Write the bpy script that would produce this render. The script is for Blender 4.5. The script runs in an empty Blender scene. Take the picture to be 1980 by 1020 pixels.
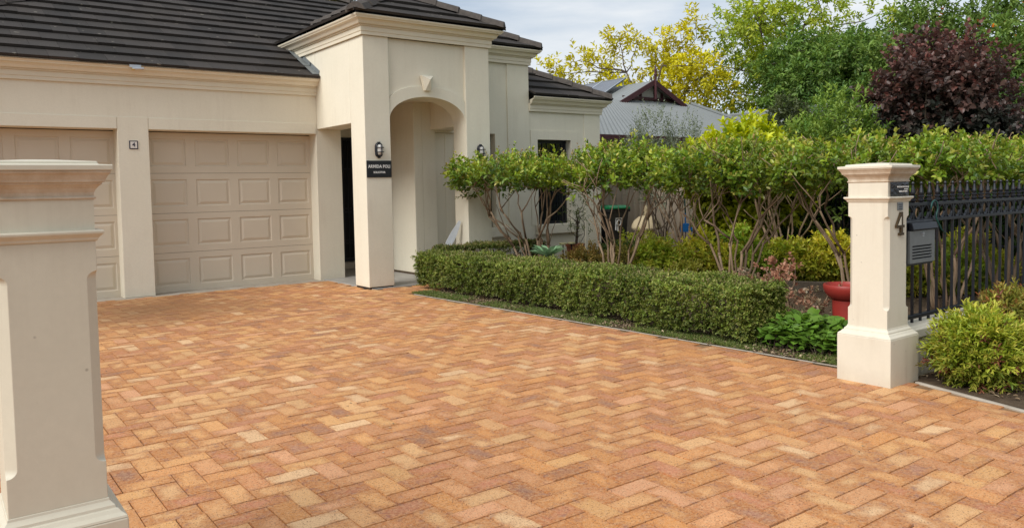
import bpy, bmesh, math, random
import numpy as np
from mathutils import Vector, Matrix
rad = math.radians
random.seed(7)
rng = np.random.default_rng(11)
sc = bpy.context.scene
COL = sc.collection
ORG = {}

# ------------------------------------------------------------------ helpers
def link(o): COL.objects.link(o); return o

def tag(o, label=None, cat=None, group=None, kind=None):
    if label: o['label'] = label
    if cat: o['category'] = cat
    if group: o['group'] = group
    if kind: o['kind'] = kind
    return o

def thing(name, label, cat, loc, group=None):
    o = link(bpy.data.objects.new(name, None))
    o.empty_display_size = .2
    o.location = loc
    ORG[o.name] = Vector(loc)
    return tag(o, label, cat, group)

class MB:
    def __init__(s): s.v = []; s.f = []; s.smooth = False
    def add(s, vs, fs):
        n = len(s.v); s.v += [tuple(v) for v in vs]; s.f += [tuple(i + n for i in f) for f in fs]; return s
    def box(s, x0, x1, y0, y1, z0, z1):
        return s.add([(x0,y0,z0),(x1,y0,z0),(x1,y1,z0),(x0,y1,z0),(x0,y0,z1),(x1,y0,z1),(x1,y1,z1),(x0,y1,z1)],
                     [(0,3,2,1),(4,5,6,7),(0,1,5,4),(1,2,6,5),(2,3,7,6),(3,0,4,7)])
    def obox(s, p, q, w, h, up=(0,0,1)):
        p, q = Vector(p), Vector(q); d = (q-p).normalized(); u = Vector(up)
        r = d.cross(u)
        if r.length < 1e-4: r = d.cross(Vector((1,0,0)))
        r.normalize(); u = r.cross(d)
        vs = []
        for c in (p, q):
            for a, b in ((-1,-1),(1,-1),(1,1),(-1,1)): vs.append(c + r*a*w/2 + u*b*h/2)
        return s.add(vs, [(0,1,2,3),(7,6,5,4),(0,4,5,1),(1,5,6,2),(2,6,7,3),(3,7,4,0)])
    def loft(s, rings, cap0=True, cap1=True, closed=True):
        n = len(rings[0]); b = len(s.v)
        for r in rings: s.v += [tuple(v) for v in r]
        for k in range(len(rings)-1):
            for i in range(n if closed else n-1):
                j = (i+1) % n
                s.f.append((b+k*n+i, b+k*n+j, b+(k+1)*n+j, b+(k+1)*n+i))
        if cap0: s.f.append(tuple(b+i for i in reversed(range(n))))
        if cap1: s.f.append(tuple(b+(len(rings)-1)*n+i for i in range(n)))
        return s
    def tube(s, pts, radii, n=6, caps=True):
        pts = [Vector(p) for p in pts]
        if not hasattr(radii, '__len__'): radii = [radii]*len(pts)
        rings = []; ref = Vector((.31,.95,.07))
        for i, p in enumerate(pts):
            d = (pts[min(i+1,len(pts)-1)] - pts[max(i-1,0)])
            if d.length < 1e-9: d = Vector((0,0,1))
            d.normalize()
            a = d.cross(ref)
            if a.length < .1: a = d.cross(Vector((1,0,0)))
            a.normalize(); b2 = d.cross(a)
            rings.append([p + (a*math.cos(t) + b2*math.sin(t))*radii[i] for t in [2*math.pi*k/n for k in range(n)]])
        return s.loft(rings, caps, caps)
    def lathe(s, c, prof, n=20):
        c = Vector(c)
        rings = [[c + Vector((r*math.cos(2*math.pi*k/n), r*math.sin(2*math.pi*k/n), z)) for k in range(n)] for r, z in prof]
        return s.loft(rings)
    def prism(s, poly, axis, a0, a1):
        def m(p, a): return (a,p[0],p[1]) if axis=='x' else ((p[0],a,p[1]) if axis=='y' else (p[0],p[1],a))
        return s.loft([[m(p,a0) for p in poly],[m(p,a1) for p in poly]])
    def build(s, name, mat, parent=None, bevel=0, smooth=None, seg=1, loc=None, auto=None):
        me = bpy.data.meshes.new(name)
        org = ORG[parent.name] if parent else (Vector(loc) if loc is not None else Vector((0,0,0)))
        me.from_pydata([tuple(Vector(v)-org) for v in s.v], [], s.f)
        bm = bmesh.new(); bm.from_mesh(me); bmesh.ops.recalc_face_normals(bm, faces=bm.faces); bm.to_mesh(me); bm.free()
        o = link(bpy.data.objects.new(name, me))
        ORG[o.name] = org.copy()
        if parent: o.parent = parent
        else: o.location = org
        me.materials.append(mat)
        sm = s.smooth if smooth is None else smooth
        if sm: me.shade_smooth()
        if auto:
            me.shade_smooth(); me.set_sharp_from_angle(angle=rad(auto))
        if bevel:
            b = o.modifiers.new('bevel','BEVEL'); b.width = bevel; b.segments = seg; b.limit_method='ANGLE'; b.angle_limit=rad(35)
        return o

def wall(mb, x0, x1, z0, z1, y0, y1, ops=(), axis='y'):
    """wall slab with rectangular openings; axis 'y': plane of constant Y between y0 (front) and y1"""
    xs = sorted({x0,x1,*[o[0] for o in ops],*[o[1] for o in ops]}); zs = sorted({z0,z1,*[o[2] for o in ops],*[o[3] for o in ops]})
    def P(x,y,z): return (x,y,z) if axis=='y' else (y,x,z)
    inside = lambda x,z: any(o[0]<x<o[1] and o[2]<z<o[3] for o in ops)
    for i in range(len(xs)-1):
        for j in range(len(zs)-1):
            if inside((xs[i]+xs[i+1])/2,(zs[j]+zs[j+1])/2): continue
            for y in (y0,y1):
                mb.add([P(xs[i],y,zs[j]),P(xs[i+1],y,zs[j]),P(xs[i+1],y,zs[j+1]),P(xs[i],y,zs[j+1])],[(0,1,2,3)])
    def rev(a,b,c,d):
        mb.add([P(a,y0,b),P(c,y0,d),P(c,y1,d),P(a,y1,b)],[(0,1,2,3)])
    for o in list(ops)+[(x0,x1,z0,z1)]:
        rev(o[0],o[2],o[1],o[2]); rev(o[1],o[2],o[1],o[3]); rev(o[1],o[3],o[0],o[3]); rev(o[0],o[3],o[0],o[2])
    # weld
    seen = {}; mp = []
    nv = []
    for v in mb.v:
        k = tuple(round(c,5) for c in v)
        if k not in seen: seen[k] = len(nv); nv.append(v)
        mp.append(seen[k])
    mb.v = nv; mb.f = [tuple(mp[i] for i in f) for f in mb.f]
    return mb

def sweep(mb, path, prof, closed_prof=True):
    """profile [(out,z)] swept along an XY polyline; 'out' is to the right of the travel direction, corners mitred"""
    rings = []
    n = len(path)
    for i,(x,y) in enumerate(path):
        def nr(a,b):
            d = Vector((b[0]-a[0], b[1]-a[1])).normalized(); return Vector((d.y,-d.x))
        if i == 0: m = nr(path[0],path[1])
        elif i == n-1: m = nr(path[-2],path[-1])
        else:
            a, b = nr(path[i-1],path[i]), nr(path[i],path[i+1]); m = (a+b)/(1+a.dot(b))
        rings.append([(x+m.x*o, y+m.y*o, z) for o,z in prof])
    return mb.loft(rings)

# ------------------------------------------------------------------ materials
def mat(name, base=(.5,.5,.5), rough=.6, spec=.4, metal=0):
    m = bpy.data.materials.new(name); m.use_nodes = True
    nt = m.node_tree; b = nt.nodes['Principled BSDF']
    b.inputs['Base Color'].default_value = (*base,1); b.inputs['Roughness'].default_value = rough
    b.inputs['Specular IOR Level'].default_value = spec; b.inputs['Metallic'].default_value = metal
    return m, nt, b
def N(nt, t, **kw):
    n = nt.nodes.new(t)
    for k, v in kw.items():
        if k in n.inputs: n.inputs[k].default_value = v
        else: setattr(n, k, v)
    return n
def coords(nt, scale=(1,1,1), kind='Object'):
    tc = N(nt,'ShaderNodeTexCoord'); mp = N(nt,'ShaderNodeMapping'); mp.inputs['Scale'].default_value = scale
    nt.links.new(tc.outputs[kind], mp.inputs[0]); return mp.outputs[0]
def noise(nt, vec, scale, detail=4, rough=.6):
    n = N(nt,'ShaderNodeTexNoise'); n.inputs['Scale'].default_value = scale; n.inputs['Detail'].default_value = detail; n.inputs['Roughness'].default_value = rough
    nt.links.new(vec, n.inputs['Vector']); return n.outputs['Fac']
def ramp(nt, fac, stops):
    r = N(nt,'ShaderNodeValToRGB'); e = r.color_ramp.elements
    while len(e) < len(stops): e.new(.5)
    for i,(p,c) in enumerate(stops):
        e[i].position = p; e[i].color = (*c,1) if hasattr(c,'__len__') else (c,c,c,1)
    nt.links.new(fac, r.inputs[0]); return r.outputs[0]
def mixc(nt, fac, a, b, mode='MIX'):
    m = N(nt,'ShaderNodeMix', data_type='RGBA', blend_type=mode)
    for s, i in ((fac,0),(a,6),(b,7)):
        if hasattr(s,'is_linked'): nt.links.new(s, m.inputs[i])
        else: m.inputs[i].default_value = s if i==0 else (*s,1)
    return m.outputs[2]
def bump(nt, b, h, strength=.3, dist=.01):
    n = N(nt,'ShaderNodeBump'); n.inputs['Strength'].default_value = strength; n.inputs['Distance'].default_value = dist
    nt.links.new(h, n.inputs['Height']); nt.links.new(n.outputs[0], b.inputs['Normal'])
def mottled(name, c0, c1, scale=3, rough=.6, spec=.3, bs=60, bstr=.25, bdist=.004, stretch=(1,1,1), streak=0, c2=None, metal=0):
    m, nt, b = mat(name, c0, rough, spec, metal)
    v = coords(nt, stretch)
    col = ramp(nt, noise(nt, v, scale, 6), [(.3,c0),(.7,c1)])
    if streak:
        sv = coords(nt, (9,9,.55)); s = ramp(nt, noise(nt, sv, 1.6, 5, .7), [(.42,0.0),(.78,1.0)])
        mm = N(nt,'ShaderNodeMath', operation='MULTIPLY'); nt.links.new(s, mm.inputs[0]); mm.inputs[1].default_value = streak
        col = mixc(nt, mm.outputs[0], col, c2 or tuple(c*.6 for c in c0))
    nt.links.new(col, b.inputs['Base Color'])
    if bs: bump(nt, b, noise(nt, v, bs, 4), bstr, bdist)
    return m

def stucco(name, c0, c1, grime, rough=.75, bumps=((8,.16,.008),(70,.30,.004)), grime_amt=.35, spots=.0, fine=.06):
    m, nt, b = mat(name, c0, rough, .3)
    v = coords(nt)
    col = ramp(nt, noise(nt, v, 1.1, 6, .65), [(.30,c0),(.70,c1)])
    col = mixc(nt, ramp(nt, noise(nt, v, 38, 4, .7), [(.3,fine*2),(.7,0.0)]), col, tuple(c*.55 for c in c0))
    s1 = ramp(nt, noise(nt, coords(nt,(7,7,.42)), 1.5, 6, .72), [(.46,0.0),(.74,1.0)])
    s2 = ramp(nt, noise(nt, coords(nt,(1,1,1)), 1.9, 4, .6), [(.40,0.0),(.68,1.0)])
    mm = N(nt,'ShaderNodeMath', operation='MULTIPLY'); nt.links.new(s1, mm.inputs[0]); nt.links.new(s2, mm.inputs[1])
    mq = N(nt,'ShaderNodeMath', operation='MULTIPLY'); nt.links.new(mm.outputs[0], mq.inputs[0]); mq.inputs[1].default_value = grime_amt
    col = mixc(nt, mq.outputs[0], col, grime)
    # splash-back dirt near the ground
    ge = N(nt,'ShaderNodeNewGeometry'); sx = N(nt,'ShaderNodeSeparateXYZ'); nt.links.new(ge.outputs['Position'], sx.inputs[0])
    zz = N(nt,'ShaderNodeMath', operation='MULTIPLY_ADD'); nt.links.new(noise(nt, v, 9, 4), zz.inputs[0]); zz.inputs[1].default_value = .22; nt.links.new(sx.outputs[2], zz.inputs[2])
    col = mixc(nt, ramp(nt, zz.outputs[0], [(.05,.38),(.24,0.0)]), col, grime)
    if spots:
        vo = N(nt,'ShaderNodeTexVoronoi'); vo.inputs['Scale'].default_value = 11; nt.links.new(v, vo.inputs['Vector'])
        sp = ramp(nt, vo.outputs['Distance'], [(.035,spots),(.075,0.0)]); col = mixc(nt, sp, col, tuple(c*.35 for c in grime))
    nt.links.new(col, b.inputs['Base Color'])
    prev = None
    for sc_, st, di in bumps:
        n = N(nt,'ShaderNodeBump'); n.inputs['Strength'].default_value = st; n.inputs['Distance'].default_value = di
        nt.links.new(noise(nt, v, sc_, 4), n.inputs['Height'])
        if prev: nt.links.new(prev.outputs[0], n.inputs['Normal'])
        prev = n
    nt.links.new(prev.outputs[0], b.inputs['Normal'])
    return m
M = {}
M['render'] = stucco('cream_render', (.765,.715,.580), (.715,.665,.532), (.46,.38,.28), grime_amt=.30)
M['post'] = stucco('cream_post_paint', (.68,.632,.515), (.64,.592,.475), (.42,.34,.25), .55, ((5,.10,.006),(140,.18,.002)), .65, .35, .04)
M['post_shade'] = stucco('shaded_post_paint', (.605,.562,.448), (.565,.520,.408), (.34,.27,.19), .55, ((5,.10,.006),(140,.16,.002)), .30, .45, .05)  # darker copy of the post paint; shade on the left post is in the colour
M['post_dirty'] = mottled('weathered_cap_paint', (.64,.57,.46), (.42,.32,.215), 7, .6, .3, 130, .35, .003, streak=.5, c2=(.34,.23,.13))
M['gutter'] = mottled('cream_gutter_paint', (.75,.69,.545), (.71,.645,.50), 3, .32, .5, 0, streak=.12, c2=(.45,.34,.2))
M['fascia'] = mottled('cream_fascia_paint', (.70,.64,.50), (.66,.60,.465), 3, .55, .35, 70, .15, .003)
M['cap_metal'] = mottled('ridge_tile_concrete', (.052,.044,.038), (.095,.08,.068), 14, .8, .25, 60, .5, .006)
# garage door: embossed wood-grain taupe
m, nt, b = mat('garage_door_steel', (.40,.315,.235), .5, .35)
v = coords(nt, (2.2,1,60)); gr = noise(nt, v, 3.0, 5, .65)
nt.links.new(ramp(nt, noise(nt, coords(nt,(1,1,1)), 1.3, 4), [(.3,(.60,.528,.415)),(.75,(.555,.485,.375))]), b.inputs['Base Color']); bump(nt, b, gr, .45, .003)
M['door'] = m
M['rubber'] = mat('black_rubber_seal', (.012,.012,.012), .7)[0]
# roof tiles with lichen
m, nt, b = mat('concrete_roof_tile', (.04,.036,.033), .82, .25)
v = coords(nt)
at = N(nt,'ShaderNodeAttribute', attribute_name='tone')
c = mixc(nt, at.outputs['Fac'], (.026,.0235,.0215), (.046,.040,.036))
c = mixc(nt, ramp(nt, noise(nt, v, 1.1, 5), [(.38,0.0),(.80,.5)]), c, (.07,.056,.045))
vo = N(nt,'ShaderNodeTexVoronoi'); vo.inputs['Scale'].default_value = 5.5; nt.links.new(v, vo.inputs['Vector'])
th = N(nt,'ShaderNodeMath', operation='MULTIPLY_ADD'); nt.links.new(noise(nt, v, 2.2, 3), th.inputs[0]); th.inputs[1].default_value = .42; th.inputs[2].default_value = -.09
lt = N(nt,'ShaderNodeMath', operation='LESS_THAN'); nt.links.new(vo.outputs['Distance'], lt.inputs[0]); nt.links.new(th.outputs[0], lt.inputs[1])
lt2 = N(nt,'ShaderNodeMath', operation='GREATER_THAN'); nt.links.new(noise(nt, v, 13, 2), lt2.inputs[0]); lt2.inputs[1].default_value = .52
mu = N(nt,'ShaderNodeMath', operation='MULTIPLY'); nt.links.new(lt.outputs[0], mu.inputs[0]); nt.links.new(lt2.outputs[0], mu.inputs[1])
mu2 = N(nt,'ShaderNodeMath', operation='MULTIPLY'); nt.links.new(mu.outputs[0], mu2.inputs[0]); mu2.inputs[1].default_value = .85
c = mixc(nt, mu2.outputs[0], c, (.17,.155,.125)); nt.links.new(c, b.inputs['Base Color']); bump(nt, b, noise(nt, v, 45, 5), .5, .006)
M['tile'] = m
M['roof_under'] = mat('roof_sarking', (.012,.012,.012), .9)[0]
M['flashing'] = mottled('lead_flashing', (.20,.22,.22), (.12,.13,.13), 9, .5, .4, 40, .3, .004)
# paving bricks
m, nt, b = mat('clay_paver', (.5,.25,.1), .72, .28)
at = N(nt,'ShaderNodeAttribute', attribute_name='bcol'); uv = N(nt,'ShaderNodeAttribute', attribute_name='buv')
v = coords(nt)
sx = N(nt,'ShaderNodeSeparateXYZ'); nt.links.new(uv.outputs['Vector'], sx.inputs[0])
nz = noise(nt, v, 9, 4, .6); nz2 = noise(nt, v, 23, 4, .65)
# edge flash = |u| and |v| distance to border, broken by noise and by a per-brick amount
ab = N(nt,'ShaderNodeMath', operation='MAXIMUM'); nt.links.new(sx.outputs[0], ab.inputs[0]); nt.links.new(sx.outputs[1], ab.inputs[1])
ad = N(nt,'ShaderNodeMath', operation='MULTIPLY_ADD'); nt.links.new(nz, ad.inputs[0]); ad.inputs[1].default_value = 2.6; nt.links.new(ab.outputs[0], ad.inputs[2])
ad2 = N(nt,'ShaderNodeMath', operation='ADD'); nt.links.new(ad.outputs[0], ad2.inputs[0]); nt.links.new(sx.outputs[2], ad2.inputs[1])
fl = ramp(nt, ad2.outputs[0], [(0,0.0),(.46,0.0),(.64,.75),(.86,.95)])
rm = nt.nodes[-1]
sc1 = N(nt,'ShaderNodeMath', operation='MULTIPLY'); nt.links.new(ad2.outputs[0], sc1.inputs[0]); sc1.inputs[1].default_value = .30
nt.links.new(sc1.outputs[0], [n for n in nt.nodes if n.type=='VALTORGB'][-1].inputs[0])
c = mixc(nt, fl, mixc(nt, 1.0, at.outputs['Color'], (1.09,1.06,1.03), 'MULTIPLY'), mixc(nt, ramp(nt, nz2, [(.52,0.0),(.66,1.0)]), (.425,.155,.040), (.235,.105,.08)))
c = mixc(nt, ramp(nt, noise(nt, v, 55, 5, .7), [(.40,.0),(.70,.50)]), c, (.72,.47,.26))
vo = N(nt,'ShaderNodeTexVoronoi'); vo.inputs['Scale'].default_value = 70; nt.links.new(v, vo.inputs['Vector'])
c = mixc(nt, ramp(nt, vo.outputs['Distance'], [(.12,.85),(.27,0.0)]), c, (.14,.06,.03))
c = mixc(nt, ramp(nt, noise(nt, v, 160, 3, .8), [(.32,.75),(.50,0.0)]), c, (.20,.08,.04))
pat = ramp(nt, noise(nt, v, 3.3, 5, .7), [(.58,0.0),(.74,.45)]); c = mixc(nt, pat, c, (.34,.135,.065))
big = ramp(nt, noise(nt, v, .42, 5, .62), [(.55,0.0),(.85,.12)])
c = mixc(nt, big, c, (.30,.15,.065))
# oil-darkened wheel area in front of the far garage door
tc = N(nt,'ShaderNodeTexCoord'); vm = N(nt,'ShaderNodeVectorMath', operation='DISTANCE'); nt.links.new(tc.outputs['Object'], vm.inputs[0]); vm.inputs[1].default_value = (2.05,10.1,0)
no = N(nt,'ShaderNodeMath', operation='MULTIPLY_ADD'); nt.links.new(noise(nt, v, 2.1, 5), no.inputs[0]); no.inputs[1].default_value = 1.6; nt.links.new(vm.outputs['Value'], no.inputs[2])
sc2 = N(nt,'ShaderNodeMath', operation='MULTIPLY'); nt.links.new(no.outputs[0], sc2.inputs[0]); sc2.inputs[1].default_value = .33
c = mixc(nt, ramp(nt, sc2.outputs[0], [(.36,.80),(.95,0.0)]), c, (.19,.095,.04))
nt.links.new(c, b.inputs['Base Color']); bump(nt, b, noise(nt, v, 120, 5, .7), .5, .004)
M['paver'] = m
M['grout'] = mottled('sandy_grout', (.20,.115,.06), (.33,.21,.115), 6, .95, .1, 200, .6, .006)
M['concrete'] = mottled('pale_concrete', (.46,.41,.34), (.33,.28,.22), 5, .85, .2, 120, .5, .005)
M['slab'] = mottled('grey_porch_slab', (.40,.38,.345), (.32,.30,.27), 3, .5, .35, 60, .2, .003)
M['soil'] = mottled('garden_soil', (.085,.058,.038), (.16,.115,.075), 11, .95, .1, 130, .9, .02)
M['ground'] = mottled('distant_ground', (.07,.075,.03), (.12,.10,.05), .7, .95, .1, 40, .5, .02)
M['black_metal'] = mottled('black_powdercoat', (.004,.006,.011), (.008,.010,.016), 8, .42, .45, 200, .1, .002)
M['dark'] = mat('dark_interior', (.008,.008,.009), .8)[0]
M['glass'] = mat('dark_window_glass', (.012,.014,.016), .06, .6)[0]
M['mesh'] = mottled('security_mesh', (.010,.010,.011), (.016,.016,.017), 20, .5, .4, 300, .2, .002)
M['sign'] = mat('black_sign_face', (.012,.012,.014), .35)[0]
M['letter'] = mat('white_letter', (.75,.74,.70), .5)[0]
M['film'] = mottled('crumpled_black_plastic', (.010,.010,.012), (.022,.024,.028), 20, .22, .6, 45, 1.0, .02)
M['bronze'] = mottled('bronze_numeral', (.10,.065,.03), (.06,.04,.02), 30, .45, .5, 60, .3, .003, metal=.6)
M['silver'] = mottled('silver_painted_steel', (.22,.235,.238), (.185,.197,.20), 12, .4, .5, 90, .1, .002, metal=.35)
M['frost'] = mottled('frosted_lamp_glass', (.50,.49,.46), (.36,.35,.33), 20, .25, .5, 60, .2, .003)
M['tile4'] = mat('white_glazed_tile', (.68,.64,.58), .25)[0]
M['ink'] = mat('dark_blue_ink', (.03,.03,.05), .4)[0]
M['zinc'] = mat('galvanised_metal', (.5,.54,.58), .35, .5, .5)[0]
M['brass'] = mat('brass', (.55,.38,.12), .35, .5, .7)[0]
M['bark'] = mottled('smooth_tan_bark', (.18,.112,.066), (.34,.25,.165), 9, .8, .2, 60, .5, .006, stretch=(1,1,.3), streak=.45, c2=(.12,.062,.035))
M['bark_dark'] = mottled('dark_bark', (.075,.055,.04), (.13,.10,.075), 9, .9, .15, 60, .8, .01, stretch=(1,1,.3))
M['terracotta'] = mottled('terracotta', (.46,.17,.09), (.37,.14,.08), 6, .8, .2, 60, .3, .004)
M['red'] = mottled('red_glazed_ceramic', (.31,.032,.023), (.24,.027,.02), 6, .45, .4, 30, .15, .003)
M['binbody'] = mottled('dark_bin_plastic', (.014,.016,.016), (.022,.024,.024), 6, .5, .4)
M['binlid'] = mottled('green_bin_lid', (.0,.19,.055), (.0,.15,.045), 6, .45, .4)
M['stone'] = mottled('cast_sandstone', (.70,.58,.38), (.56,.45,.28), 9, .9, .15, 60, .6, .008)
M['blue'] = mat('blue_plastic', (.02,.17,.50), .4)[0]
M['white'] = mottled('white_plastic', (.70,.72,.74), (.58,.60,.62), 9, .4)
M['fencesheet'] = mottled('beige_steel_sheet', (.40,.33,.25), (.35,.29,.22), 2, .5, .35)
M['corrugated'] = mottled('grey_corrugated_steel', (.215,.228,.222), (.195,.207,.20), 1.2, .42, .45, 0)
M['maroon'] = mottled('maroon_paint', (.055,.016,.018), (.075,.022,.024), 5, .5, .4)
M['solar'] = mottled('solar_panel_glass', (.10,.11,.13), (.13,.14,.16), 3, .2, .6, 0)
M['neigh_wall'] = mottled('neighbour_wall_paint', (.55,.52,.45), (.5,.47,.4), 2, .8, .2)
M['timber'] = mottled('weathered_sleeper', (.20,.16,.12), (.12,.095,.07), 9, .9, .1, 50, .8, .01, stretch=(.3,.3,1))
M['hose'] = mat('green_wire', (.012,.07,.06), .4)[0]

def leafmat(name, trans=.30, rough=.5, spec=.35):
    m = bpy.data.materials.new(name); m.use_nodes = True; nt = m.node_tree; b = nt.nodes['Principled BSDF']
    at = N(nt,'ShaderNodeAttribute', attribute_name='col')
    b.inputs['Roughness'].default_value = rough; b.inputs['Specular IOR Level'].default_value = spec
    nt.links.new(at.outputs['Color'], b.inputs['Base Color'])
    t = N(nt,'ShaderNodeBsdfTranslucent'); mx = N(nt,'ShaderNodeMixShader'); mx.inputs[0].default_value = trans
    hs = N(nt,'ShaderNodeHueSaturation'); hs.inputs['Hue'].default_value = .485; hs.inputs['Value'].default_value = 1.35; hs.inputs['Saturation'].default_value = 1.05
    nt.links.new(at.outputs['Color'], hs.inputs['Color']); nt.links.new(hs.outputs[0], t.inputs[0])
    nt.links.new(b.outputs[0], mx.inputs[1]); nt.links.new(t.outputs[0], mx.inputs[2]); nt.links.new(mx.outputs[0], nt.nodes['Material Output'].inputs[0])
    return m
M['leaf'] = leafmat('foliage', .28)
M['gloss_leaf'] = leafmat('glossy_foliage', .26, .38, .4)
M['dry'] = leafmat('dry_leaf', .15, .8, .1)

# ------------------------------------------------------------------ foliage (numpy)
def unit(a): return a/np.maximum(np.linalg.norm(a, axis=-1, keepdims=True), 1e-9)

def leaf_mesh(name, base, axis, normal, L, W, col, mtl, parent=None, loc=(0,0,0), fold=.22, kind=None):
    """each leaf: 6 vertices, two quads folded along the midrib"""
    n = len(base); org = np.array(ORG[parent.name]) if parent else np.array(loc, float)
    axis = unit(axis); side = unit(np.cross(normal, axis)); nr = np.cross(axis, side)
    L = L[:,None]; W = W[:,None]
    up = nr*fold*W
    V = np.empty((n,6,3))
    V[:,0] = base
    V[:,1] = base + axis*L*.35 + side*W*.5 + up
    V[:,2] = base + axis*L*.72 + side*W*.38 + up*.7
    V[:,3] = base + axis*L - nr*L*.10
    V[:,4] = base + axis*L*.72 - side*W*.38 + up*.7
    V[:,5] = base + axis*L*.35 - side*W*.5 + up
    V -= org
    F = (np.arange(n)*6)[:,None] + np.array([[0,1,2,3,0,3,4,5]])
    me = bpy.data.meshes.new(name)
    me.vertices.add(n*6); me.vertices.foreach_set('co', V.astype(np.float32).ravel())
    me.loops.add(n*8); me.loops.foreach_set('vertex_index', F.astype(np.int32).ravel())
    me.polygons.add(n*2); me.polygons.foreach_set('loop_start', np.arange(0,n*8,4,dtype=np.int32)); me.polygons.foreach_set('loop_total', np.full(n*2,4,np.int32))
    me.update(calc_edges=True)
    a = me.color_attributes.new('col','FLOAT_COLOR','POINT')
    C = np.ones((n,6,4),np.float32); C[:,:,:3] = np.clip(col,0,1)[:,None,:]
    a.data.foreach_set('color', C.ravel())
    me.materials.append(mtl)
    o = link(bpy.data.objects.new(name, me)); ORG[o.name] = Vector(org)
    if parent: o.parent = parent
    else: o.location = org
    if kind: o['kind'] = kind
    return o

def shoots(P, D, Ls, k, size, aspect, c0, c1, tip=None, tipamt=.5, ang=58, droop=0., jit=.25, upbias=.7, shade=None, r=rng):
    """k leaves spiralling along every shoot; returns arrays for leaf_mesh"""
    n = len(P); D = unit(D); Ls = np.broadcast_to(np.asarray(Ls,float),(n,))
    ref = np.where(np.abs(D[:,2:3])<.85, np.array([[0,0,1.]]), np.array([[1.,0,0]]))
    A = unit(np.cross(D, ref)); B = np.cross(D, A)
    t = np.linspace(.12,1,k)[None,:] + r.normal(0,.04,(n,k))
    ph = r.uniform(0,6.28,(n,1)) + np.arange(k)[None,:]*2.399
    rd = A[:,None,:]*np.cos(ph)[...,None] + B[:,None,:]*np.sin(ph)[...,None]
    an = np.radians(ang*(1.12-.55*t) + r.normal(0,9,(n,k)))[...,None]
    base = P[:,None,:] + D[:,None,:]*(Ls[:,None]*t)[...,None]
    base[...,2] -= droop*(Ls[:,None]*t**2)
    ax = D[:,None,:]*np.cos(an) + rd*np.sin(an) + r.normal(0,jit*.5,(n,k,3)); ax[...,2] -= droop*.7
    nm = np.zeros((n,k,3)); nm[...,2] = upbias; nm += D[:,None,:]*.5 - rd*.1 + r.normal(0,jit*1.2,(n,k,3))
    L = size*r.uniform(.65,1.2,(n,k))*(1-.3*np.clip(t,0,1)**3)
    mixv = np.clip(r.beta(2,2,(n,1)) + r.normal(0,.16,(n,k)),0,1)[...,None]
    col = np.array(c0)*(1-mixv) + np.array(c1)*mixv
    if tip is not None:
        w = (np.clip((t-.6)/.4,0,1)*tipamt*r.uniform(0,1.4,(n,1)))[...,None]; w = np.clip(w,0,1)
        col = col*(1-w) + np.array(tip)*w
    if shade is not None: col = col*np.asarray(shade)[:,None,None]
    f = lambda x: x.reshape(-1,x.shape[-1])
    return f(base), f(ax), f(nm), L.ravel(), (L*aspect).ravel(), f(col)

def cat(*parts): return [np.concatenate(x) for x in zip(*parts)]

def ellipsoid_pts(c, rx, ry, rz, n, inner=.5, r=rng):
    d = unit(r.normal(size=(n,3))); q = (inner**3 + (1-inner**3)*r.uniform(0,1,n))**(1/3)
    lump = 1 + .16*np.sin(d[:,0]*5+c[0]*3)*np.cos(d[:,1]*4.3+c[1]) + .10*np.sin(d[:,2]*7+c[0]*5)
    return np.array(c) + d*np.array([rx,ry,rz])*(q*lump)[:,None], d

def blob_foliage(blobs, per, k, Ls, size, aspect, c0, c1, up=.35, rnd=.45, inner=.55, **kw):
    out = []
    for (cx,cy,cz,rx,ry,rz) in blobs:
        P, d = ellipsoid_pts((cx,cy,cz), rx, ry, rz, per, inner)
        D = d + np.array([0,0,up]) + rng.normal(0,rnd,(per,3))
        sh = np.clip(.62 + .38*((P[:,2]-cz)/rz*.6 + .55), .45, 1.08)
        out.append(shoots(P, D, Ls*rng.uniform(.6,1.3,per), k, size, aspect, c0, c1, shade=sh, **kw))
    return cat(*out)

def clumps(c, rx, ry, rz, n, r0, r1):
    """lumpy crown: n sub-blobs over an ellipsoid"""
    out = []
    for i in range(n):
        d = unit(rng.normal(size=3)); q = rng.uniform(.45,.98)
        rr = rng.uniform(r0,r1)
        out.append((c[0]+d[0]*rx*q, c[1]+d[1]*ry*q, c[2]+d[2]*rz*q, rr*1.15, rr*1.15, rr*.8))
    return out

def limb(mb, p, q, r0, r1, kinks=4, wob=.06, n=6, rr=random):
    p, q = Vector(p), Vector(q); L = (q-p).length; pts = [p]
    for i in range(1,kinks):
        t = i/kinks; pts.append(p.lerp(q,t) + Vector((rr.uniform(-1,1),rr.uniform(-1,1),rr.uniform(-.5,.5)))*wob*L*.5)
    pts.append(q)
    mb.tube(pts, [r0+(r1-r0)*i/kinks for i in range(kinks+1)], n)
    return pts

# ------------------------------------------------------------------ setting
def sheet(name, poly, z, mtl, kind='structure'):
    mb = MB(); mb.add([(x,y,z) for x,y in poly],[tuple(range(len(poly)))])
    return tag(mb.build(name, mtl), kind=kind)

sheet('ground', [(-600,-600),(600,-600),(600,600),(-600,600)], -.03, M['ground'])

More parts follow.
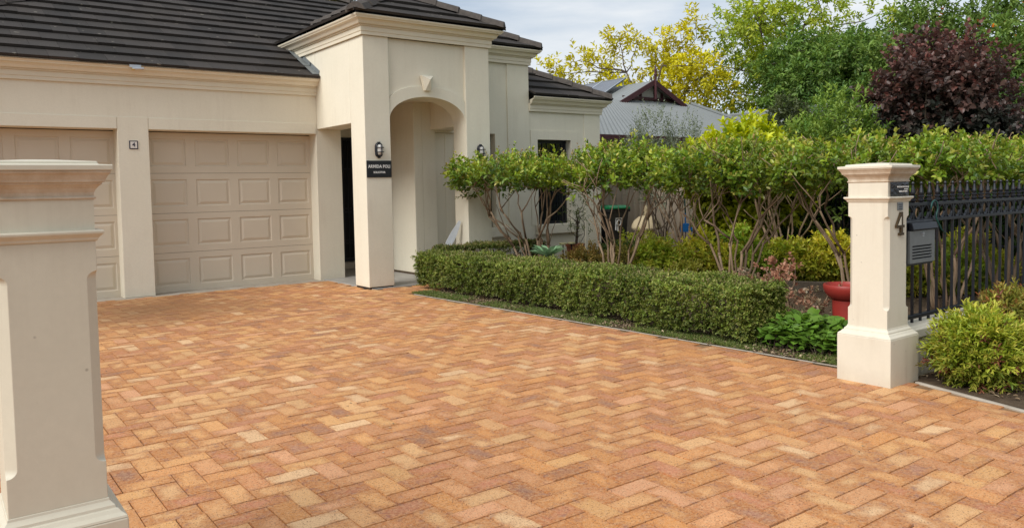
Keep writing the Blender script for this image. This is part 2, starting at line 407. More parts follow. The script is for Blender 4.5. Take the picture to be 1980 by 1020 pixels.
# herringbone clay paving (bricks 230 x 115 in a 90 degree herringbone), one sheet of individual pavers
W0 = .115; BX, BY = 2.2755, 2.873
def edge_x(y):
    if y < 2.60: return 5.30 - .29*(2.60-y)
    if y > 9.0: return 6.6
    return 5.335 - (y-3.1)*.046
def in_drive(x,y):
    if y > 11.30: return False
    if x > 4.88 and y > 9.77: return False
    if y > 9.0: return x < 6.6
    return x < edge_x(y) - .02
def make_drive():
    V=[];Fc=[];Cc=[];UV=[]
    r = np.random.default_rng(5)
    pal = np.array([(.60,.345,.150),(.58,.29,.105),(.57,.275,.12),(.54,.235,.07),(.65,.425,.23),(.58,.305,.125),(.60,.345,.155),(.49,.215,.09),(.58,.31,.115),(.56,.275,.14),(.54,.245,.085)])
    g=.0016
    for a in range(-45,45):
        for bb in range(-80,30):
            s=(a+bb)%4
            if s==0: x0,x1,y0,y1=BX+a*W0,BX+(a+2)*W0,BY-(bb+1)*W0,BY-bb*W0
            elif s==2: x0,x1,y0,y1=BX+a*W0,BX+(a+1)*W0,BY-(bb+2)*W0,BY-bb*W0
            else: continue
            cx,cy=(x0+x1)/2,(y0+y1)/2
            if cx<-3.2 or cy<-.8: continue
            if not in_drive(cx,cy): continue
            x1=min(x1, max(edge_x(cy)-.02, x0+.03)) if cy<9 and cx<6 else x1
            y1=min(y1,11.32)
            h=r.normal(0,.0012); tx=r.normal(0,.006); ty=r.normal(0,.006)
            j=r.normal(0,.0012,2)
            x0+=j[0];x1+=j[0];y0+=j[1];y1+=j[1]
            u=r.uniform()
            if u<.06: c=np.array((.27,.125,.08))*r.uniform(.8,1.3); fa=.1
            elif u<.16: c=np.array((.42,.165,.085))*r.uniform(.9,1.15); fa=r.uniform(-.1,.2)
            else: c=pal[r.integers(len(pal))]*r.uniform(.9,1.1); fa=r.uniform(-.55,.30)
            n=len(V)
            bv=.0036
            for (i,z) in ((g,-.009),(bv,0)):
                for (x,y) in ((x0+i,y0+i),(x1-i,y0+i),(x1-i,y1-i),(x0+i,y1-i)):
                    V.append((x,y,z+h+(x-cx)*tx+(y-cy)*ty)); Cc.append((*c,1))
            horiz = s==0
            for (i) in range(2):
                for q in ((-1,-1),(1,-1),(1,1),(-1,1)):
                    UV.append((q[0],q[1],fa))
            Fc+=[(n+4,n+5,n+6,n+7),(n,n+1,n+5,n+4),(n+1,n+2,n+6,n+5),(n+2,n+3,n+7,n+6),(n+3,n,n+4,n+7)]
            # centre vertex fan so that |u|,|v| interpolate from the middle
            V.append((cx,cy,h)); Cc.append((*c,1)); UV.append((0,0,fa)); k=n+8
            Fc.pop(-5); Fc+=[(n+4,n+5,k),(n+5,n+6,k),(n+6,n+7,k),(n+7,n+4,k)]
    me=bpy.data.meshes.new('driveway'); me.from_pydata(V,[],Fc)
    ca=me.color_attributes.new('bcol','FLOAT_COLOR','POINT'); ca.data.foreach_set('color',np.array(Cc,np.float32).ravel())
    ua=me.attributes.new('buv','FLOAT_VECTOR','POINT')
    UVa=np.array(UV,np.float32); UVa[:,:2]=np.abs(UVa[:,:2])
    ua.data.foreach_set('vector',UVa.ravel())
    me.materials.append(M['paver']); o=link(bpy.data.objects.new('driveway',me)); o['kind']='structure'
make_drive()
sheet('paving_bed', [(-8,-6),(4.2,-6),(edge_x(2.6)+.0,2.6),(edge_x(3.1)+.0,3.1),(edge_x(8.99)+.0,8.99),(6.6,9.0),(6.6,9.8),(4.88,9.8),(4.88,11.36),(-8,11.36)], -.0085, M['grout'])
mb=MB(); mb.box(-1.2,4.88,11.325,11.72,-.02,-.004); tag(mb.build('garage_threshold',M['concrete'],bevel=.004),kind='structure')
mb=MB(); mb.box(4.89,7.4,9.79,12.69,-.05,.012); tag(mb.build('porch_slab',M['slab'],bevel=.004),kind='structure')
# soil of the garden beds
sheet('garden_soil', [(edge_x(3.1)+.0,2.7),(13.4,2.7),(13.4,11.8),(7.4,11.8),(7.4,9.0),(edge_x(9)+.0,9.0)], -.004, M['soil'])
sheet('street_bed', [(5.33,2.64),(edge_x(1.0)+.0,1.0),(4.0,-2.6),(14,-2.6),(14,2.62)], -.002, M['soil'])
mb=MB()
pts=[(edge_x(y)+.025,y) for y in (8.98,7.5,6,4.5,3.05)]
sweep(mb,pts[::-1],[(-.022,-.05),(.012,-.05),(.012,-.001),(-.022,-.002)])
tag(mb.build('concrete_edging',M['concrete'],bevel=.006),kind='structure')
mb=MB()
pts=[(edge_x(yy)-.012,yy) for yy in (2.58,2.05,1.6,.9,-.3)]
sweep(mb,pts,[(-.045,-.05),(-.010,-.05),(-.010,.005),(-.045,.004)])
tag(mb.build('concrete_edging',M['concrete'],bevel=.006),kind='structure')

# ------------------------------------------------------------------ gate posts
def gate_post(cx, cy, label, pm='post'):
    t = thing('gate_post', label, 'gate post', (cx,cy,0), 'gate posts beside the driveway')
    sq = lambda h,z: [(cx-h,cy-h,z),(cx+h,cy-h,z),(cx+h,cy+h,z),(cx-h,cy+h,z)]
    def oc(h,c,z):
        return [(cx-h+c,cy-h,z),(cx+h-c,cy-h,z),(cx+h,cy-h+c,z),(cx+h,cy+h-c,z),(cx+h-c,cy+h,z),(cx-h+c,cy+h,z),(cx-h,cy+h-c,z),(cx-h,cy-h+c,z)]
    MB().loft([sq(.1886,-.06),sq(.1886,.316)]).build('plinth',M[pm],t,bevel=.005,seg=2)
    MB().loft([sq(.1875,.3161),sq(.185,.324),sq(.172,.334),sq(.164,.344),sq(.158,.346),sq(.156,.356),sq(.148,.364),sq(.143,.370),sq(.141,.379)]).build('base_moulding',M[pm],t,bevel=.0015)
    s=.138; e=.0012; c=.03
    rg=[oc(s,e,.379),oc(s,e,.500)]
    for k in range(1,7):
        a=k/6*math.pi/2; rg.append(oc(s,e+(c-e)*math.sin(a),.500+.026*(1-math.cos(a))))
    for k in range(6,0,-1):
        a=k/6*math.pi/2; rg.append(oc(s,e+(c-e)*math.sin(a),1.122-.026*(1-math.cos(a))))
    rg+=[oc(s,e,1.124),oc(s,e,1.2185)]
    MB().loft(rg).build('shaft',M[pm],t,bevel=.0015)
    MB().loft([sq(.1385,1.2186),sq(.1405,1.2187),sq(.145,1.223),sq(.147,1.230),sq(.154,1.237),sq(.160,1.243),sq(.161,1.249),sq(.159,1.254),sq(.139,1.2545)]).build('neck_moulding',M[pm],t,bevel=.001)
    MB().loft([sq(.1375,1.2546),sq(.1375,1.352)]).build('neck',M[pm],t)
    MB().loft([sq(.1376,1.3521),sq(.143,1.353),sq(.145,1.357),sq(.143,1.361),sq(.139,1.362),sq(.140,1.374),sq(.146,1.386),sq(.155,1.396),sq(.161,1.400),sq(.161,1.405),sq(.168,1.406),sq(.170,1.414),sq(.177,1.428),sq(.184,1.436),sq(.184,1.4425)]).build('cap_moulding',M['post_dirty'],t,bevel=.001)
    MB().loft([sq(.1895,1.4426),sq(.1905,1.4605),sq(.153,1.4635),sq(.152,1.4725),sq(.04,1.4815)]).build('cap_slab',M[pm],t,bevel=.003,seg=2)
    return t
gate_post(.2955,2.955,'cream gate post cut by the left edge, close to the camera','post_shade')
gate_post(5.199,2.784,'cream gate post with a bronze 4 and letterbox beside it')

# things on the right post
FY=2.646
def plate(mb,x0,x1,z0,z1,y0,y1): return mb.box(x0,x1,y0,y1,z0,z1)
def text_obj(name, body, size, mtl, parent, loc, align='CENTER', depth=.001, bold=0, rotz=0, sx=1):
    cu=bpy.data.curves.new('t','FONT'); cu.body=body; cu.size=size; cu.extrude=depth; cu.align_x=align; cu.align_y='CENTER'; cu.offset=bold; cu.resolution_u=2
    ob=bpy.data.objects.new('t',cu); link(ob); bpy.context.view_layer.update()
    me=bpy.data.meshes.new_from_object(ob.evaluated_get(bpy.context.evaluated_depsgraph_get()))
    COL.objects.unlink(ob); bpy.data.objects.remove(ob)
    org=ORG[parent.name]
    R=Matrix.Rotation(rotz,4,'Z')@Matrix.Rotation(rad(90),4,'X')@Matrix.Diagonal((sx,1,1,1))
    me.transform(Matrix.Translation(Vector(loc)-org)@R)
    me.materials.clear(); me.materials.append(mtl); me.name=name
    o=link(bpy.data.objects.new(name,me)); o.parent=parent; ORG[o.name]=org.copy()
    return o
t=thing('gate_sign','black crinkled sign with white lettering on the neck of the right gate post','sign',(5.212,2.645,1.26))
# crumpled plastic face: displaced grid
mb=MB(); nx,nz_=26,12; x0,x1,z0,z1=5.083,5.326,1.2555,1.351
for j in range(nz_+1):
    for i in range(nx+1):
        x=x0+(x1-x0)*i/nx; z=z0+(z1-z0)*j/nz_
        edge=min(i,nx-i,j*2,(nz_-j)*2)
        y=2.641-.006*min(1,edge/3)-.0025*math.sin(i*.9+j*1.3)*min(1,edge/3)-random.uniform(0,.002)
        if j in (9,10) and 2<i<23: y-=.006
        mb.v.append((x,y,z))
for j in range(nz_):
    for i in range(nx): a=j*(nx+1)+i; mb.f.append((a,a+1,a+nx+2,a+nx+1))
mb.build('sign_face',M['film'],t,smooth=True)
text_obj('lettering','LIVE MEDIATION OFFICES',.0135,M['letter'],t,(5.222,2.628,1.318),bold=.0004)
text_obj('lettering','ADELAIDE )',.0095,M['letter'],t,(5.262,2.628,1.303),bold=.0003)
text_obj('lettering','SKILLS. AT PRIDE',.0145,M['letter'],t,(5.226,2.628,1.288),bold=.0005)
t=thing('gate_plaque','small grey plaque with three dark lines above the bronze 4','plaque',(5.214,2.644,1.17))
MB().box(5.178,5.250,2.640,2.6455,1.163,1.214).build('plate',M['silver'],t,bevel=.001)
for zz,w in ((1.202,.026),(1.188,.022),(1.174,.022)):
    text_obj('lettering','- - -' if w<.025 else '- - - -',.02,M['ink'],t,(5.214,2.639,zz),bold=.0014,sx=1.25)
# bronze slab-serif 4
t=thing('house_numeral','bronze house numeral 4 fixed on the street face of the right gate post','numeral',(5.207,2.645,.99))
nm=lambda u,w:(5.150+u*.108,.995+w*.156)
MB().prism([nm(.56,1),nm(.80,1),nm(.80,.44),nm(1,.44),nm(1,.33),nm(.80,.33),nm(.80,.11),nm(.94,.11),nm(.94,0),nm(.36,0),nm(.36,.11),nm(.56,.11),nm(.56,.33),nm(0,.33),nm(0,.43)],'y',2.632,2.6445).build('numeral_bar',M['bronze'],t,bevel=.001)
t.name='house_numeral'
# cut-out of the 4 shown by a cream inset
MB().prism([nm(.57,.80),nm(.57,.44),nm(.20,.44)],'y',2.6306,2.6319).build('counter',M['post'],t)

# letterbox on the fence
t=thing('letterbox','silver and black letterbox mounted on the iron fence beside the gate post','letterbox',(5.60,2.74,.75))
bx0,bx1,bz0,bz1=5.405,5.80,.765,1.075
MB().box(bx0,bx1,2.70,2.768,bz0,bz1).build('case',M['black_metal'],t,bevel=.004)
MB().prism([(2.66,1.018),(2.672,1.012),(2.698,1.012),(2.698,1.066),(2.672,1.062)],'x',bx0+.035,bx1-.008).build('flap',M['black_metal'],t,bevel=.003)
f=MB(); wall(f,bx0+.024,bx1-.012,bz0+.018,1.008,2.682,2.699,[(bx0+.06,bx1-.055,bz0+.045+.021*k,bz0+.056+.021*k) for k in range(5)]); f=f.build('front_panel',M['silver'],t)
MB().box(bx0+.05,bx1-.045,2.694,2.6985,bz0+.04,bz0+.155).build('slot_backing',M['dark'],t)
mb=MB(); mb.tube([(5.61,2.683,.985),(5.61,2.674,.985)],.011,12); mb.box(5.605,5.615,2.674,2.682,.965,.985); mb.build('lock',M['zinc'],t,smooth=False)

# ------------------------------------------------------------------ iron fence + plinth wall
def picket_mesh(x,y,ax):
    mb=MB(); h=.008
    mb.box(x-h,x+h,y-h,y+h,.335,1.215)
    mb.lathe((x,y,0),[(.012,1.2),(.017,1.205),(.021,1.214),(.021,1.222),(.013,1.226),(.013,1.236),(.021,1.240),(.021,1.247),(.012,1.252),(.016,1.262),(.017,1.272),(.010,1.305),(.006,1.326),(.010,1.332),(.011,1.339),(.006,1.348),(.001,1.351)],8)
    return mb
def iron_fence(name,p,q,label,n,rings=True,base=.36,skip=()):
    p,q=Vector(p),Vector(q); d=(q-p); L=d.length; d.normalize()
    t=thing(name,label,'fence',(p.x,p.y,.0))
    for z0,z1 in ((1.176,1.2),(1.058,1.081),(.366,.391)):
        MB().obox((p.x,p.y,(z0+z1)/2),(q.x,q.y,(z0+z1)/2),.032,z1-z0).build('rail',M['black_metal'],t,bevel=.002)
    first=None
    for i in range(n):
        c=p+d*(.06+i*.1225)
        if (c-p).length>L: break
        if first is None:
            first=picket_mesh(c.x,c.y,d).build('picket',M['black_metal'],t); f0=c.copy()
        else:
            o=first.copy(); COL.objects.link(o); o.parent=t; o.location=c-f0; ORG[o.name]=ORG[t.name]
    if rings:
        fr=None
        for i in range(n-1):
            c=p+d*(.06+(i+.5)*.1225)
            if fr is None:
                mb=MB(); pts=[(c.x+d.x*.047*math.cos(a),c.y+d.y*.047*math.cos(a),1.1285+.047*math.sin(a)) for a in [2*math.pi*k/18 for k in range(19)]]
                mb.tube(pts,.0095,6); fr=mb.build('ring',M['black_metal'],t,smooth=True); r0=c.copy()
            else:
                o=fr.copy(); COL.objects.link(o); o.parent=t; o.location=c-r0; ORG[o.name]=ORG[t.name]
    return t
ft=iron_fence('iron_fence',(5.36,2.78,0),(12.4,2.78,0),'black spear-topped iron fence with rings, running right from the gate post',57)
MB().box(7.86,7.92,2.75,2.81,.33,1.26).build('fence_post',M['black_metal'],ft,bevel=.003)
iron_fence('iron_fence',(12.5,2.85,0),(12.5,9.0,0),'black iron picket fence at the back of the garden behind the bare trunks',50,rings=False)
t=thing('plinth_wall','low cream wall with coping carrying the iron fence','wall',(8.9,2.78,0))
MB().box(5.39,12.4,2.70,2.86,-.05,.252).build('wall_face',M['post'],t)
sweep(MB(),[(5.39,2.78),(12.4,2.78)],[(.10,.2525),(.10,.31),(.085,.318),(.07,.334),(-.07,.334),(-.085,.318),(-.10,.31),(-.10,.2525)]).build('coping',M['post'],t,bevel=.003)
# hooked green wire on the top rail
mb=MB(); pts=[]
for k in range(11):
    a=rad(190-k*24); pts.append((5.93+.05*math.cos(a),2.752,1.155+.055*math.sin(a)))
pts+=[(5.95,2.748,1.08),(6.02,2.745,1.0),(6.09,2.745,.955)]
tag(mb.build('wire_hook',M['hose'],loc=(5.95,2.75,.95)) if False else MB().tube(pts,.006,6).build('wire_hook',M['hose'],loc=(5.95,2.75,.95),smooth=True),'bent green wire hook hanging on the top rail of the front fence','hook')

# ------------------------------------------------------------------ the house
H=thing('house','cream rendered brick house with dark tiled roof, double garage and arched portico','house',(5,12,0))
YG=11.42; YT=10.84; YP=9.80
# garage front
g=MB(); wall(g,-1.0,4.8495,-.05,2.86,YG,YG+.28,[(-.33,2.072,-.05,2.24),(2.456,4.8315,-.05,2.24)])
gw=g.build('garage_wall',M['render'],H,bevel=.006,seg=2)
MB().box(-1.0,2.068,YG-.010,YG-.0005,2.243,2.40).box(2.46,4.829,YG-.010,YG-.0005,2.243,2.40).build('lintel_band',M['render'],H,bevel=.003)
MB().box(2.075,2.453,YG-.007,YG-.0005,0,2.403).build('pier_face',M['render'],H,bevel=.004,seg=2)
def garage_door(x0,x1):
    mb=MB(); y=YG+.26; rows=[-.015,.545,1.10,1.66,2.23]
    p=(x1-x0)/4
    for j in range(4):
        z0,z1=rows[j]+.002,rows[j+1]-.002
        xs=[x0]; 
        for i in range(4): xs+= [x0+i*p+.073, x0+(i+1)*p-.052]
        xs+=[x1]; zs=[z0,z0+.095,z1-.085,z1]
        for i in range(len(xs)-1):
            for k in range(3):
                a,b,c,d=xs[i],xs[i+1],zs[k],zs[k+1]
                if k==1 and i%2==1:
                    def ring(e,yy): return [(a+e,yy,c+e),(b-e,yy,c+e),(b-e,yy,d-e),(a+e,yy,d-e)]
                    mb.loft([ring(0,y),ring(.010,y+.013),ring(.022,y+.013),ring(.055,y+.001)],False,True)
                else: mb.add([(a,y,c),(b,y,c),(b,y,d),(a,y,d)],[(0,1,2,3)])
        mb.add([(x0,y,z0),(x1,y,z0),(x1,y+.03,z0),(x0,y+.03,z0)],[(0,1,2,3)]); mb.add([(x0,y,z1),(x1,y,z1),(x1,y+.03,z1),(x0,y+.03,z1)],[(0,1,2,3)])
    d=mb.build('garage_door',M['door'],H)
    for j in range(1,4): pass
    MB().box(x0,x1,y+.031,y+.04,-.02,2.3).build('door_backing',M['dark'],d)
    MB().box(x0,x1,y-.002,y+.02,-.028,-.0155+.006).build('bottom_seal',M['rubber'],d)
    return d
garage_door(2.44,4.835); garage_door(-.36,2.09)
# eaves: ogee gutter over a fascia
def eaves(path, zb, name_parent=H):
    """zb = underside of the fascia"""
    sweep(MB(),path,[(0,zb),(.030,zb),(.030,zb+.045),(.038,zb+.05),(.038,zb+.115),(.06,zb+.118),(.06,zb+.135),(0,zb+.135)]).build('fascia',M['fascia'],H)
    z=zb+.1355
    sweep(MB(),path,[(.03,z),(.085,z),(.095,z+.012),(.10,z+.03),(.112,z+.048),(.135,z+.062),(.150,z+.066),(.152,z+.078),(.166,z+.088),(.172,z+.102),(.172,z+.112),(.164,z+.116),(.156,z+.112),(.150,z+.085),(.03,z+.06)]).build('gutter',M['gutter'],H,auto=40)
eaves([(-1.3,YG),(4.85,YG)],2.815)
# pier between garage and porch entrance
MB().box(4.834,5.24,YG+.001,YG+.36,-.02,2.315).build('entrance_pier',M['render'],H,bevel=.006,seg=2)
# portico
P=MB(); P.box(4.85,5.24,YP,YP+.43,.028,3.475); po=P.build('portico',M['render'],H,bevel=.007,seg=2)
MB().box(6.51,6.94,YP,YP+.36,.028,3.475).build('column',M['render'],po,bevel=.007,seg=2)
MB().box(4.862,5.228,YP+.012,YP+.418,-.02,.027).build('shadow_gap',M['rubber'],po)  # black inset boxes paint the shadow gap under both columns; rubber colour reused
MB().box(6.522,6.928,YP+.012,YP+.348,-.02,.027).build('shadow_gap',M['rubber'],po)
ax,aw,az,ah=5.875,.635,2.325,.365
arch=[(ax-aw*math.cos(math.pi*k/28)*1.0, az+ah*math.sin(math.pi*k/28)**.92) for k in range(29)]
MB().prism(arch+[(6.51,3.475),(5.24,3.475)],'y',YP+.042,YP+.355).build('arch_wall',M['render'],po)
outer=[(ax+.635*math.cos(rad(a)), 2.60+.245*math.sin(rad(a))) for a in np.linspace(0,180,25)]
MB().prism([(p[0]+(.0015 if p[0]<ax else -.0015),p[1]+.0015) for p in arch]+outer[1:-1] if False else arch+[(6.5085,2.60)]+outer[1:-1]+[(5.2415,2.60)],'y',YP+.014,YP+.0415).build('archivolt',M['render'],po,bevel=.004)
# faceted keystone
k=[(5.752,2.985),(5.936,2.985),(5.90,2.775),(5.80,2.775)]; kc=(5.80,2.93)
mb=MB(); ring0=[(p[0],YP+.029,p[1]) for p in k]; ring1=[(p[0],YP-.035,p[1]) for p in k]
mb.loft([ring0,ring1],True,False); n=len(mb.v); mb.v.append((5.852,YP-.095,2.925))
mb.f+=[(n-4,n-3,n),(n-3,n-2,n),(n-2,n-1,n),(n-1,n-4,n)]
mb.build('keystone',M['render'],po)
MB().box(4.85,5.24,YP+.4305,YG-.001,2.312,3.475).build('side_beam',M['render'],po,bevel=.005)
MB().box(4.8505,5.24,YG+.001,13.6,2.316,3.475).build('side_wall',M['render'],po)
MB().box(6.51,6.94,YP+.3605,YT-.001,2.312,3.475).build('side_beam',M['render'],po,bevel=.005)
MB().box(5.2405,6.5095,YP+.36,12.7,2.74,2.80).build('porch_ceiling',M['render'],po)
eaves([(4.85,13.2),(4.85,YP),(6.94,YP),(6.94,YT-.02)],3.475)
# entrance recess
g=MB(); wall(g,5.2405,6.199,-.02,2.74,12.70,12.85,[(5.28,6.16,.06,2.30)]); g.build('entrance_wall',M['render'],H)
MB().box(5.2405,5.30,YG+.365,12.699,-.02,2.739).build('entrance_wall',M['render'],H)
dr=MB().box(5.29,6.15,12.76,12.80,.13,2.295).build('entry_door',M['dark'],H)
mb=MB()
for xx in np.arange(5.36,6.15,.085): mb.box(xx-.006,xx+.006,12.742,12.758,.15,2.27)
for zz in (.45,.50,1.0,1.06,1.75): mb.box(5.33,6.11,12.738,12.741,zz-.012,zz+.012)
mb.box(5.285,5.33,12.735,12.7595,.06,2.295).box(6.11,6.155,12.735,12.7595,.06,2.295).box(5.33,6.11,12.735,12.7595,2.25,2.295).box(5.33,6.11,12.735,12.7595,.13,.19)
mb.build('security_grille',M['black_metal'],dr)
MB().box(5.28,6.16,12.60,12.80,.013,.125).build('door_step',M['concrete'],H,bevel=.004)
# return wall right of the entrance
MB().box(6.20,6.35,YT+.001,12.71,.045,2.74).build('entrance_wall',M['render'],H,bevel=.006,seg=2)
MB().box(6.213,6.34,YT+.02,12.70,-.02,.0445).build('footing',M['soil'],H)
MB().box(6.194,6.1995,11.62,11.625,.05,2.7).build('control_joint',M['fascia'],H)
# tall front room block
g=MB(); wall(g,6.351,8.50,-.05,3.475,YT,YT+.26,[(7.20,7.777,.70,2.28),(6.60,7.02,.10,2.275)]); g.build('front_wall',M['render'],H,bevel=.005)
MB().box(6.205,6.3505,YT-.001,YT+.26,.045,3.475).build('wall_corner',M['render'],H,bevel=.006,seg=2)
MB().box(6.605,7.015,YT+.055,YT+.07,.10,2.27).box(6.80,6.806,YT+.05,YT+.0549,.10,2.27).build('recess_panel',M['render'],H)
MB().box(8.035,8.503,YT-.022,YT-.0005,-.05,3.4745).build('corner_pilaster',M['render'],H,bevel=.004)
MB().box(8.4985,8.503,YT,YT+1.6,2.6,3.47).build('side_wall',M['render'],H)
eaves([(6.94,YT-.022),(8.503,YT-.022),(8.503,13.0)],3.475)
# low front room block
g=MB(); wall(g,8.5035,10.185,-.05,2.86,YT,YT+.26,[(8.69,9.467,.70,2.205)]); g.build('front_wall',M['render'],H,bevel=.005)
MB().box(10.17,10.1845,YT+.2605,15,-.05,2.86).build('side_wall',M['render'],H)
s_=MB(); wall(s_,8.535,9.62,.70,2.362,YT-.012,YT-.0005,[(8.69,9.467,.701,2.205)]); s_.build('window_surround',M['render'],H,bevel=.003)
MB().box(9.79,10.189,YT-.014,YT-.0005,-.05,2.8145).build('corner_pilaster',M['render'],H,bevel=.004)
eaves([(8.503,YT-.012),(10.189,YT-.012),(10.189,14.5)],2.69)
def window(x0,x1,z0,z1,y,mull=None):
    w=MB(); wall(w,x0,x1,z0,z1,y,y+.05,[(x0+.05,x1-.05,z0+.05,z1-.05)] if mull is None else [(x0+.05,mull-.025,z0+.05,z1-.05),(mull+.025,x1-.05,z0+.05,z1-.05)])
    w=w.build('window',M['black_metal'],H)
    MB().box(x0+.04,x1-.04,y+.02,y+.028,z0+.04,z1-.04).build('pane',M['glass'],w)
    mb=MB(); n=int((x1-x0)/.11)
    for i in range(1,n): xx=x0+(x1-x0)*i/n; mb.box(xx-.005,xx+.005,y+.005,y+.015,z0+.05,z1-.05)
    mb.build('security_bars',M['black_metal'],w)
    MB().box(x0-.02,x1+.02,y+.0505,y+.09,z0-.02,z1+.02).build('backing',M['dark'],w)
window(8.692,9.465,.702,2.203,YT+.13)
window(7.202,7.775,.702,2.278,YT+.13)
MB().box(8.62,9.54,YT-.075,YT-.0125,.535,.6995).build('window_sill',M['render'],H,bevel=.006)
MB().box(7.15,8.03,YT-.075,YT-.0005,.535,.6995).build('window_sill',M['render'],H,bevel=.006)

# ---- roofs: courses of flat concrete tiles
TP=math.tan(rad(27.5)); CP=math.cos(rad(27.5)); SP=math.sin(rad(27.5))
def tiled_plane(name, origin, udir, vdir, lo, hi, nrow, gauge=.355, wid=.33, parent=H):
    """origin at the eave, udir horizontal, vdir horizontal up-slope dir; lo(v),hi(v): u-limits at plan distance v"""
    o=Vector(origin); u=Vector(udir); vh=Vector(vdir); up=Vector((0,0,1))
    V=[];F=[];T=[]
    def pt(a,s,n): # a along eave, s along slope, n off the plane
        return o+u*a+(vh*CP+up*SP)*s+(up*CP-vh*SP)*n
    dp=gauge*CP
    r=random.Random(len(name)+nrow)
    for k in range(nrow):
        s0,s1=k*gauge,(k+1)*gauge+.03
        v0,v1=k*dp,(k+1)*dp
        a0,a1,b0,b1=lo(v0),hi(v0),lo(v1),hi(v1)
        amin,amax=min(a0,b0),max(a1,b1)
        if amax-amin<.02 or a1-a0<=0.01: continue
        off=(k%2)*wid/2
        x=math.floor((amin-off)/wid)*wid+off
        while x<amax:
            xl,xr=x+.0015,x+wid-.0015
            cl=lambda q,l,h: min(max(q,l),max(l,h))
            q=[cl(xl,a0,a1),cl(xr,a0,a1),cl(xr,b0,b1),cl(xl,b0,b1)]
            x+=wid
            if q[1]-q[0]<.004 and q[2]-q[3]<.004: continue
            dz=r.uniform(-.003,.004); dl=r.uniform(-.004,.004); n=len(V)
            top=.052+dz
            V+= [pt(q[0],s0+dl,top),pt(q[1],s0+dl,top),pt(q[2],s1,.012),pt(q[3],s1,.012),pt(q[0],s0+dl,top-.036),pt(q[1],s0+dl,top-.036)]
            F+= [(n,n+1,n+2,n+3),(n+4,n+5,n+1,n),(n+4,n,n+3),(n+1,n+5,n+2)]
            t_=r.uniform(0,1)**1.3; T+=[t_]*6
    sl=nrow*gauge
    n=len(V)
    me=bpy.data.meshes.new(name); org=ORG[parent.name]
    me.from_pydata([tuple(v-org) for v in V],[],F)
    a=me.attributes.new('tone','FLOAT','POINT'); a.data.foreach_set('value',T)
    me.materials.append(M['tile']); ob=link(bpy.data.objects.new(name,me)); ob.parent=parent; ORG[ob.name]=org.copy()
    m=MB(); vv=nrow*dp
    P_=[]; steps=max(2,nrow)
    for i in range(steps+1): v=vv*i/steps; P_.append(pt(lo(v),v/CP,.002))
    Q_=[pt(max(lo(vv*i/steps),hi(vv*i/steps)),vv*i/steps/CP,.002) for i in range(steps+1)]
    m.v=[tuple(p) for p in P_+Q_]
    for i in range(steps): m.f.append((i,steps+1+i,steps+2+i,i+1))
    m.build('underlay',M['roof_under'],ob)
    return ob
def ridge(name, p, q, parent, w=.13, drop=.065, lift=.045, step=.36):
    p,q=Vector(p),Vector(q); L=(q-p).length; d=(q-p)/L; r=Vector((d.y,-d.x,0)).normalized(); up=Vector((0,0,1))
    mb=MB(); n=max(1,int(L/step)); rr=random.Random(int(L*100))
    for i in range(n):
        a=p+d*(L*i/n-.025); b=p+d*(L*(i+1)/n); j=rr.uniform(-.006,.006)
        def sec(c,e,l): return [c-r*(w+e)-up*(drop-l),c-r*(w*.62+e)+up*(l+.012),c-r*w*.2+up*(l+.04),c+r*w*.2+up*(l+.04),c+r*(w*.62+e)+up*(l+.012),c+r*(w+e)-up*(drop-l),c+up*(l-.03)]
        mb.loft([sec(a,.010,lift+.014+j),sec(b,0,lift-.006+j)])
    return mb.build('ridge_capping',M['cap_metal'],parent)
# main roof over the garage: eave at Y 11.25, z 3.055
EY,EZ=11.24,3.05
mr=tiled_plane('roof',(-1.0,EY,EZ),(1,0,0),(0,1,0),lambda v:v,lambda v:(5.838 if v<1.25 else 5.70+(v-1.3)) if v<3.0 else min(12.86-v, 7.4+(v-3.0)*1.2),14)
ridge('r',(-1.0,EY,EZ+.02),(5.43,EY+6.43,EZ+6.43*TP+.02),mr)
ridge('r',(8.0,EY+3.86,EZ+3.86*TP+.02),(5.43,EY+6.43,EZ+6.43*TP+.02),mr)
tiled_plane('roof',(-1.0,18.0,EZ),(0,-1,0),(1,0,0),lambda v:v-20 if False else 0+v*0-4,lambda v:18-EY-v,14)
# portico roof
PZ=3.735; px0,px1,py0=4.665,7.125,9.615; pw=(px1-px0)/2
pr_=tiled_plane('portico_roof',(px0,py0,PZ),(1,0,0),(0,1,0),lambda v:v,lambda v:(px1-px0)-v,4)
tiled_plane('portico_roof',(px0,15.0,PZ),(0,-1,0),(1,0,0),lambda v:max(0,15-12.55-v*1.0),lambda v:15-py0-v,4)
tiled_plane('portico_roof',(px1,py0,PZ),(0,1,0),(-1,0,0),lambda v:v,lambda v:4.5,4)
apx=(px0+pw,py0+pw,PZ+pw*TP+.02)
ridge('r',(px0+.02,py0+.02,PZ+.03),apx,pr_); ridge('r',(px1-.02,py0+.02,PZ+.03),apx,pr_); ridge('r',(apx[0],14.4,apx[2]),apx,pr_)
# tall block roof and low block roof
tx1,ty0=8.68,10.645
tr=tiled_plane('front_room_roof',(5.9,ty0,PZ),(1,0,0),(0,1,0),lambda v:max(0,v-.1),lambda v:tx1-5.9-v,4)
tiled_plane('front_room_roof',(tx1,ty0,PZ),(0,1,0),(-1,0,0),lambda v:v,lambda v:4.5,4)
ridge('r',(tx1-.02,ty0+.02,PZ+.03),(7.29,ty0+1.39,PZ+1.39*TP+.02),tr)
ridge('r',(7.29,14.6,PZ+1.39*TP+.02),(7.29,ty0+1.39,PZ+1.39*TP+.02),tr)
lx1,LZ=10.36,2.945
lr=tiled_plane('front_room_roof',(8.505,ty0+.01,LZ),(1,0,0),(0,1,0),lambda v:0,lambda v:lx1-8.505-v,5)
tiled_plane('front_room_roof',(lx1,ty0+.01,LZ),(0,1,0),(-1,0,0),lambda v:v,lambda v:5.5,5)
